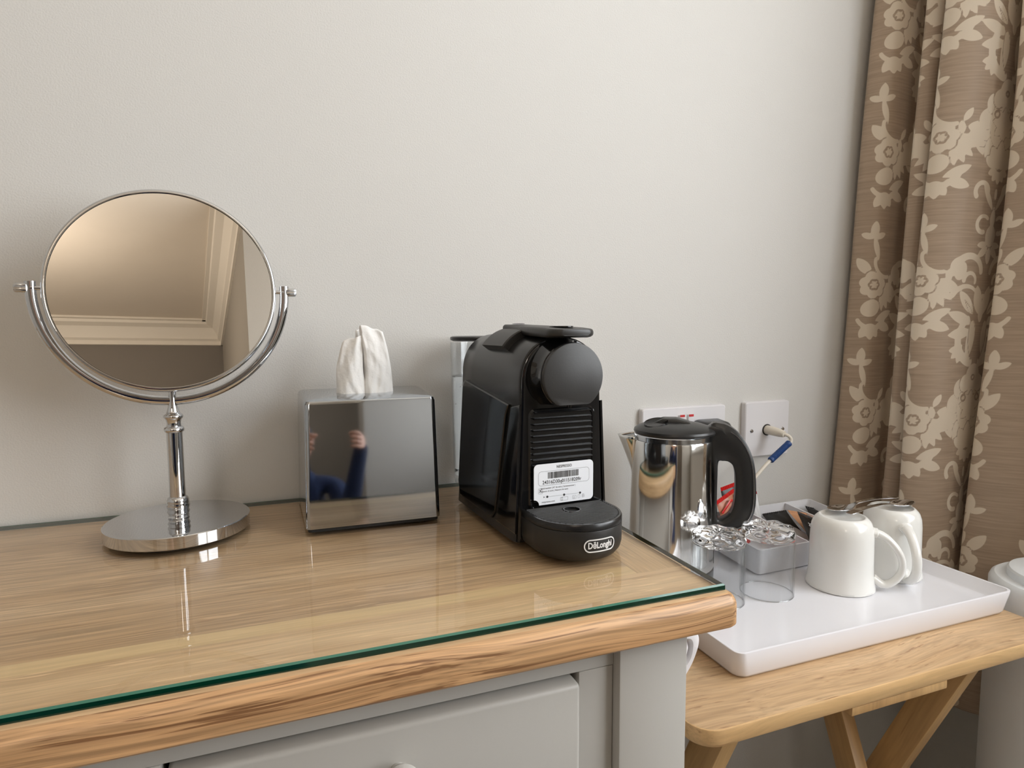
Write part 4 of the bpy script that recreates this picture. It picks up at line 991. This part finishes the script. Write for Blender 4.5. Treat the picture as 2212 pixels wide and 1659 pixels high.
# ------------------------------------------------------------------ divided box with sachets
BX = thing('compartment_box', 'white divided box for tea and sugar sachets on the back of the tray', 'box', (-.1093, -.163, ZF+.0006), 0, rot=(math.radians(4.65), 0, math.radians(1.43)))
def make_box():
    w, d, h, th = .221, .128, .0363, .0022
    def lp(i, z, r): return [(x, y, z) for x, y in rrect(i, w-i, i, d-i, r, 5)]
    L = [lp(.006, 0, .006), lp(.0045, .001, .007), lp(0, h-.0004, .006), lp(.0005, h, .006), lp(th, h, .005), lp(th+.0045, .0022, .005)]
    loft('box_shell', L, 'melamine2', BX, angle=40)
    for x in (.086, .170): prism('divider', [(x-.0016, .0022), (x-.001, h-.001), (x+.001, h-.001), (x+.0016, .0022)], 'Y', .005, d-.003, 'melamine2', BX)
make_box()
def packet(name, wd, hg, th, mats, label, cat, loc, rot, group=None, crimp=True, belly=1.0):
    """pillow sachet standing on its local x-z plane, crimped strips top and bottom"""
    t = thing(name, label, cat, loc, 0, group, rot=rot)
    rows = []; n1, n2 = 15, 13
    rnd = random.Random(name+label)
    ph = rnd.uniform(0, 6)
    for sgn in (1,):
        bm = bmesh.new(); F_, B_ = [], []
        for j in range(n1):
            v = j/(n1-1); ra, rb = [], []
            for i in range(n2):
                u = i/(n2-1); k = (math.sin(PI*u)**.6)*(math.sin(PI*v)**.6)*th/2*belly
                wr = .0005*math.sin(u*14+v*9+ph)*(math.sin(PI*u))
                x = (u-.5)*wd*(1-.03*math.sin(PI*v)); z = .06*hg+v*hg*.88
                ra.append(bm.verts.new((x, -k+wr, z))); rb.append(bm.verts.new((x, k+wr, z)))
            F_.append(ra); B_.append(rb)
        for G in (F_, B_):
            for j in range(n1-1):
                for i in range(n2-1): bm.faces.new((G[j][i], G[j][i+1], G[j+1][i+1], G[j+1][i]))
        bmesh.ops.remove_doubles(bm, verts=bm.verts[:], dist=.00005)
    link('sachet', bm, mats[0], t, angle=70)
    for z in (0, hg*.94):
        bm = bmesh.new(); nn = 24
        rw = [[(-wd/2+wd*i/nn, .0004*(1 if i % 2 else -1)+o_, z+zz) for i in range(nn+1)] for o_, zz in ((-.0002, 0), (-.0002, hg*.06+.0006), (.0002, hg*.06+.0006), (.0002, 0))]
        loft_bm(bm, rw+[rw[0]], False, False, closed=False); link('crimped_edge', bm, mats[1], t)
    return t
def in_box(x, y, z): # a point of the box's own frame, in the room
    from mathutils import Euler
    return Matrix.Translation((-.1093, -.163, ZF+.0006)) @ Euler((math.radians(4.65), 0, math.radians(1.43))).to_matrix().to_4x4() @ Vector((x, y, z))
D_ = PI/180
def swirl(p, mat, pts, r=.0010):
    tube('printed_swirl', pts, r, mat, p, n=6, flat=.25)
p1 = packet('biscuit_packet', .040, .082, .011, ('pack_brown', 'pack_red'), 'red and brown biscuit packet seen through the kettle handle, nearer one', 'packet', in_box(.038, .070, .003), (-.16, -.30, .25), 'biscuit packets in the box')
for k_, mt_ in ((.012, 'pack_red'), (.024, 'pack_white'), (.036, 'pack_red'), (.048, 'pack_white'), (.060, 'pack_red'), (.070, 'pack_red')):
    swirl(p1, mt_, [(-.018, -.0030, k_-.006), (-.008, -.0058, k_), (.002, -.0062, k_+.004), (.012, -.0050, k_-.002), (.018, -.0030, k_+.006)], .0017)
p2 = packet('biscuit_packet', .040, .082, .011, ('pack_black', 'pack_red'), 'red and brown biscuit packet behind the nearer one in the kettle handle', 'packet', in_box(.060, .098, .003), (-.10, -.16, .1), 'biscuit packets in the box')
for k_, mt_ in ((.018, 'pack_red'), (.03, 'pack_brown'), (.044, 'pack_white')):
    swirl(p2, mt_, [(-.018, -.0030, k_), (-.006, -.0062, k_+.004), (.008, -.0060, k_-.003), (.018, -.0030, k_+.004)], .0014)
packet('sugar_stick', .016, .060, .006, ('pack_white', 'pack_red'), 'slim white and red sachet leaning out to the right of the kettle handle', 'sachet', in_box(.103, .104, .006), (-.10, -.20, .1), 'sachets in the box')
packet('coffee_sachet', .038, .044, .005, ('pack_black', 'pack_black'), 'black sachet lying slanted in the middle compartment', 'sachet', in_box(.128, .074, .012), (-1.10, -.12, -.25), 'sachets in the box')
packet('milk_pot_sachet', .042, .045, .008, ('pack_white', 'pack_white'), 'small white sachet under the black one in the middle compartment', 'sachet', in_box(.132, .044, .010), (-1.25, .1, .2), 'sachets in the box')
packet('tea_sachet', .044, .052, .006, ('pack_copper', 'pack_copper'), 'copper brown tea sachet tucked beside the front mug', 'sachet', in_box(.146, .036, .016), (-1.0, .25, .15), 'sachets in the box')
p3 = packet('tea_sachet', .040, .050, .005, ('pack_black', 'pack_black'), 'black tea envelope with upside down white script by the front mug', 'sachet', in_box(.116, .010, .020), (-.80, .40, .05), 'sachets in the box')
put_text('Scmit', .011, p3, (.002, -.0033, .030), (PI/2, PI, 0), 'pack_white', shear=.2, bold=.0001); put_text('TEA', .005, p3, (.000, -.0031, .016), (PI/2, PI, 0), 'pack_white')
packet('coffee_sachet', .040, .044, .006, ('pack_black', 'pack_black'), 'black sachet lying tilted in the rear right corner of the box', 'sachet', in_box(.203, .074, .010), (-1.15, .25, -.35), 'sachets in the box')
p4 = packet('herbal_sachet', .050, .060, .004, ('pack_white', 'pack_white'), 'white sachet with a green leaf in the rear compartment', 'sachet', in_box(.196, .070, .006), (-1.3, -.1, .2), 'sachets in the box')
bm = bmesh.new(); prism_bm(bm, [(-.016, .036), (-.006, .043), (.006, .044), (.015, .036), (.004, .030), (-.008, .030)], 'Y', -.0032, -.0026); link('printed_leaf', bm, 'pack_green', p4)

# ------------------------------------------------------------------ wall sockets
def faceplate(parent, w, h, d=.009):
    def lp(i, y): return [(x, y, z) for x, z in rrect(i, w-i, i, h-i, .0035, 4)]
    return loft('faceplate', [lp(-.0005, 0), lp(0, -.003), lp(.0002, -d+.0012), lp(.0014, -d)], 'white_plastic', parent, angle=35)
ds = thing('double_socket', 'white double wall socket with two red topped switches behind the kettle', 'socket', (-.184, -.0005, ZT-.0010))
faceplate(ds, .146, .086)
for x in (.0615, .0770):
    s_ = prism('switch', [(-.0085, .050), (-.0125, .058), (-.0118, .0745), (-.0085, .0745)], 'X', x, x+.0095, 'white_plastic', ds, bev=.0006)
    box('switch_flash', x+.0008, x+.0087, -.0124, -.0112, .0716, .0749, 'red', s_)
for x in (.012, .134): lathe('screw', [(0, .0012), (.0022, .0012), (.003, 0)], 'satin', ds, 20, loc=(x, -.009, .060), rot=(PI/2, 0, 0))
for cx_ in (.033, .112):
    box('pin_slot', cx_-.004, cx_+.004, -.0092, -.0088, .036, .040, 'dark_gap', ds)
pg = thing('mains_plug', 'black mains plug in the right outlet behind the kettle handle', 'plug', (-.0735, -.0100, ZT+.040))
loft('plug_body', [[(x, y, z) for x, z in rrect(-.0265+i, .0265-i, -.024+i, .0255-i, .010-i*.3, 6)] for y, i in ((0, .001), (-.003, 0), (-.026, .002), (-.034, .006), (-.036, .010))], 'kettle_black', pg, angle=40)
tube('plug_cable', [(0, -.018, -.022), (-.004, -.022, -.04), (-.03, -.026, -.07), (-.05, -.030, -.11), (-.06, -.034, -.14)], .0035, 'kettle_black', pg, n=10)
asock = thing('aerial_socket', 'white square aerial wall plate with one round outlet', 'socket', (0, -.0005, ZT))
faceplate(asock, .086, .086)
for x in (.0125, .0735): lathe('screw', [(0, .0014), (.0022, .0014), (.0032, 0)], 'satin', asock, 20, loc=(x, -.009, .041), rot=(PI/2, 0, 0))
lathe('outlet_ring', [(.0072, 0), (.0088, 0), (.0090, .0008), (.0072, .0010)], 'dark_gap', asock, 32, loc=(.0420, -.0088, .0415), rot=(PI/2, 0, 0))
ac = thing('aerial_cable', 'cream aerial cable with a blue sleeve plugged into the square plate', 'cable', (.042, -.0095, ZT+.0415))
tube('plug', [(0, 0, 0), (.0008, -.006, -.0002), (.002, -.016, -.001), (.004, -.024, -.002), (.006, -.030, -.003)], [.0072, .0072, .0068, .0062, .0048], 'ivory', ac, n=20)
cb = catmull([(.006, -.029, -.003), (.010, -.034, -.005), (.0125, -.037, -.010), (.0095, -.038, -.016), (0, -.038, -.0215), (-.016, -.0385, -.0315), (-.032, -.039, -.0415), (-.050, -.040, -.056), (-.064, -.040, -.068), (-.085, -.036, -.085), (-.10, -.03, -.11)], 6)
tube('cord', cb, .0026, 'ivory', ac, n=12)
sl = [Vector((.0085, -.0382, -.0145)), Vector((-.0285, -.0390, -.0392))]
sp = [sl[0].lerp(sl[1], i/40) for i in range(41)]
tube('sleeve', sp, [(.0044 if 4 < i < 36 and i % 2 else .0049) if i not in (0, 40) else .0040 for i in range(41)], 'blue', ac, n=18)

# ------------------------------------------------------------------ round white appliance at the right
def make_tower():
    t = thing('tower_appliance', 'tall white cylindrical appliance with a dial on top beside the tray', 'appliance', (.215, -.329, 0))
    r = .080; zt_ = ZT-.108
    lathe('housing', [(0, 0), (r-.004, 0), (r, .006), (r, zt_-.008), (r-.002, zt_-.003), (r-.006, zt_), (0, zt_)], 'bin', t, 128, angle=35)
    lathe('lid', [(r-.018, zt_), (r-.018, zt_+.008), (r-.020, zt_+.0105), (r-.023, zt_+.0112), (0, zt_+.0112)], 'bin', t, 96, angle=35)
    lathe('dial', [(0, zt_+.0155), (.018, zt_+.0155), (.0200, zt_+.014), (.0205, zt_+.011)], 'white_plastic', t, 64, loc=(.010, -.005, 0))
    for k, s_ in enumerate(('-', 'S', '1', '2')):
        a = math.radians(160-k*32); put_text(s_, .011, t, (.010+.031*math.cos(a), -.005+.031*math.sin(a), zt_+.0115), (0, 0, a-PI/2), 'print_grey', bold=.0002)
    box('seam', -.0006, .0006, -r-.0003, -r+.004, .02, zt_-.006, 'print_grey', t).rotation_euler = (0, 0, math.radians(-31))
make_tower()

# white handle end between chest and tray
wh = thing('handset', 'white plastic loop ended handle standing between chest and tray', 'handset', (-.336, -.322, TZ))
def handset():
    O = catmull([(-.020, 0, .0), (-.006, 0, .018), (.006, 0, .036), (.012, 0, .052), (.008, 0, .062), (-.004, 0, .064), (-.018, 0, .058), (-.026, 0, .03)], 6, True)
    I = [Vector((-.004+.0075*math.cos(a)+.002*math.sin(a), 0, .045+.0115*math.sin(a))) for a in [math.atan2(p.z-.036, p.x+.006) for p in O]]
    bm = bmesh.new(); R_ = []
    for k_, y in ((0, -.004), (.15, -.0055), (.8, -.0055), (1, -.003), (1, .003), (.8, .0055), (.15, .0055), (0, .004)):
        R_.append([bm.verts.new((o.x*(1-k_)+i.x*k_, y, o.z*(1-k_)+i.z*k_)) for o, i in zip(O, I)])
    n = len(O)
    for q in range(len(R_)):
        A, B = R_[q], R_[(q+1) % len(R_)]
        for i in range(n): bm.faces.new((A[i], A[(i+1) % n], B[(i+1) % n], B[i]))
    link('loop', bm, 'white_plastic', wh, angle=50)
    tube('inner_bar', [(-.008, 0, .030), (-.005, -.001, .040), (-.003, -.002, .050), (-.002, -.001, .056)], [.004, .0046, .0040, .002], 'white_plastic', wh, n=14)
handset()

# ------------------------------------------------------------------ the photographer, behind the viewpoint (seen only mirrored in the chrome)
def make_person():
    V = []; E_ = []; R_ = []
    def add(p, r, par=None):
        p = (p[0], p[1], p[2]+(dz if p[2] > 1.03 or p[2] > .9 and len(V) < 2 else 0))
        V.append(p); R_.append(r); i = len(V)-1
        if par is not None: E_.append((par, i))
        return i
    px, py = -.86, -1.20; dz = -.60
    pel = add((px, py, .93), (.150, .105))
    wa = add((px, py+.01, 1.06), (.130, .095), pel); c1 = add((px, py+.02, 1.24), (.150, .105), wa); c2 = add((px, py+.02, 1.38), (.120, .085), c1)
    nk = add((px, py+.03, 1.47), (.055, .055), c2); nk2 = add((px, py+.05, 1.53), (.052, .052), nk)
    for s_ in (-1, 1):
        hp = add((px+s_*.11, py+.05, .44), (.088, .09), pel); kn = add((px+s_*.17, py+.34, .50), (.062, .062), hp); an = add((px+s_*.15, py+.12, .10), (.042, .042), kn); add((px+s_*.16, py+.26, .045), (.035, .03), an)
        sh = add((px+s_*.175, py+.02, 1.385), (.060, .058), c2); el = add((px+(.24 if s_ > 0 else -.20), py+.16, 1.22), (.046, .046), sh)
        tx = -.668+s_*.055; wr = add((tx+s_*.05, py+.30, .99), (.030, .030), el)
    me = bpy.data.meshes.new('body'); me.from_pydata(V, E_, []); o = bpy.data.objects.new('clothed_body', me); C.objects.link(o)
    o.modifiers.new('skin', 'SKIN'); ss = o.modifiers.new('sub', 'SUBSURF'); ss.levels = 2; ss.render_levels = 2
    for i, r in enumerate(R_): me.skin_vertices[0].data[i].radius = r
    me.skin_vertices[0].data[0].use_root = True
    me.materials.append(M['navy'])
    root = thing('person', 'person in dark navy clothes crouching behind the viewpoint, mirrored in the chrome', 'person', (0, 0, 0)); o.parent = root
    hd = lathe('head', [(0, -.115), (.035, -.112), (.058, -.09), (.070, -.05), (.077, 0), (.076, .04), (.066, .08), (.040, .108), (0, .118)], 'skin', root, 48, loc=(px, py+.06, 1.645+dz)); hd.scale = (1, 1.18, 1)
    hr = lathe('hair', [(.080, -.02), (.084, .02), (.080, .06), (.066, .095), (.040, .120), (0, .130)], 'black_pad', root, 48, loc=(px, py+.045, 1.645+dz)); hr.scale = (1, 1.16, 1)
    for s_ in (-1, 1):
        V, E_, R_ = [], [], []
        def add2(p, r, par=None):
            V.append(p); R_.append((r, r)); i = len(V)-1
            if par is not None: E_.append((par, i))
            return i
        tx = -.668+s_*.055
        w_ = add2((tx+s_*.05, py+.29, .99), .028); pm = add2((tx+s_*.04, py+.345, .99), .030, w_)
        for k in range(4):
            L_ = (.062, .068, .064, .052)[k]; z = 1.02-.020*k
            a = add2((tx+s_*.040, py+.370, z), .0095, pm); b = add2((tx+s_*.030, py+.370+L_*.35, z+.004), .0088, a); add2((tx+s_*.006, py+.372+L_*.45, z+.004), .0078, b)
        a = add2((tx+s_*.022, py+.335, 1.02), .011, pm); add2((tx+s_*.004, py+.350, 1.037), .009, a)
        me = bpy.data.meshes.new('hand'); me.from_pydata(V, E_, []); h = bpy.data.objects.new('hand', me); C.objects.link(h)
        h.modifiers.new('skin', 'SKIN'); ss = h.modifiers.new('sub', 'SUBSURF'); ss.levels = 1; ss.render_levels = 1
        for i, r in enumerate(R_): me.skin_vertices[0].data[i].radius = r
        me.skin_vertices[0].data[0].use_root = True; me.materials.append(M['skin']); h.parent = root
make_person()
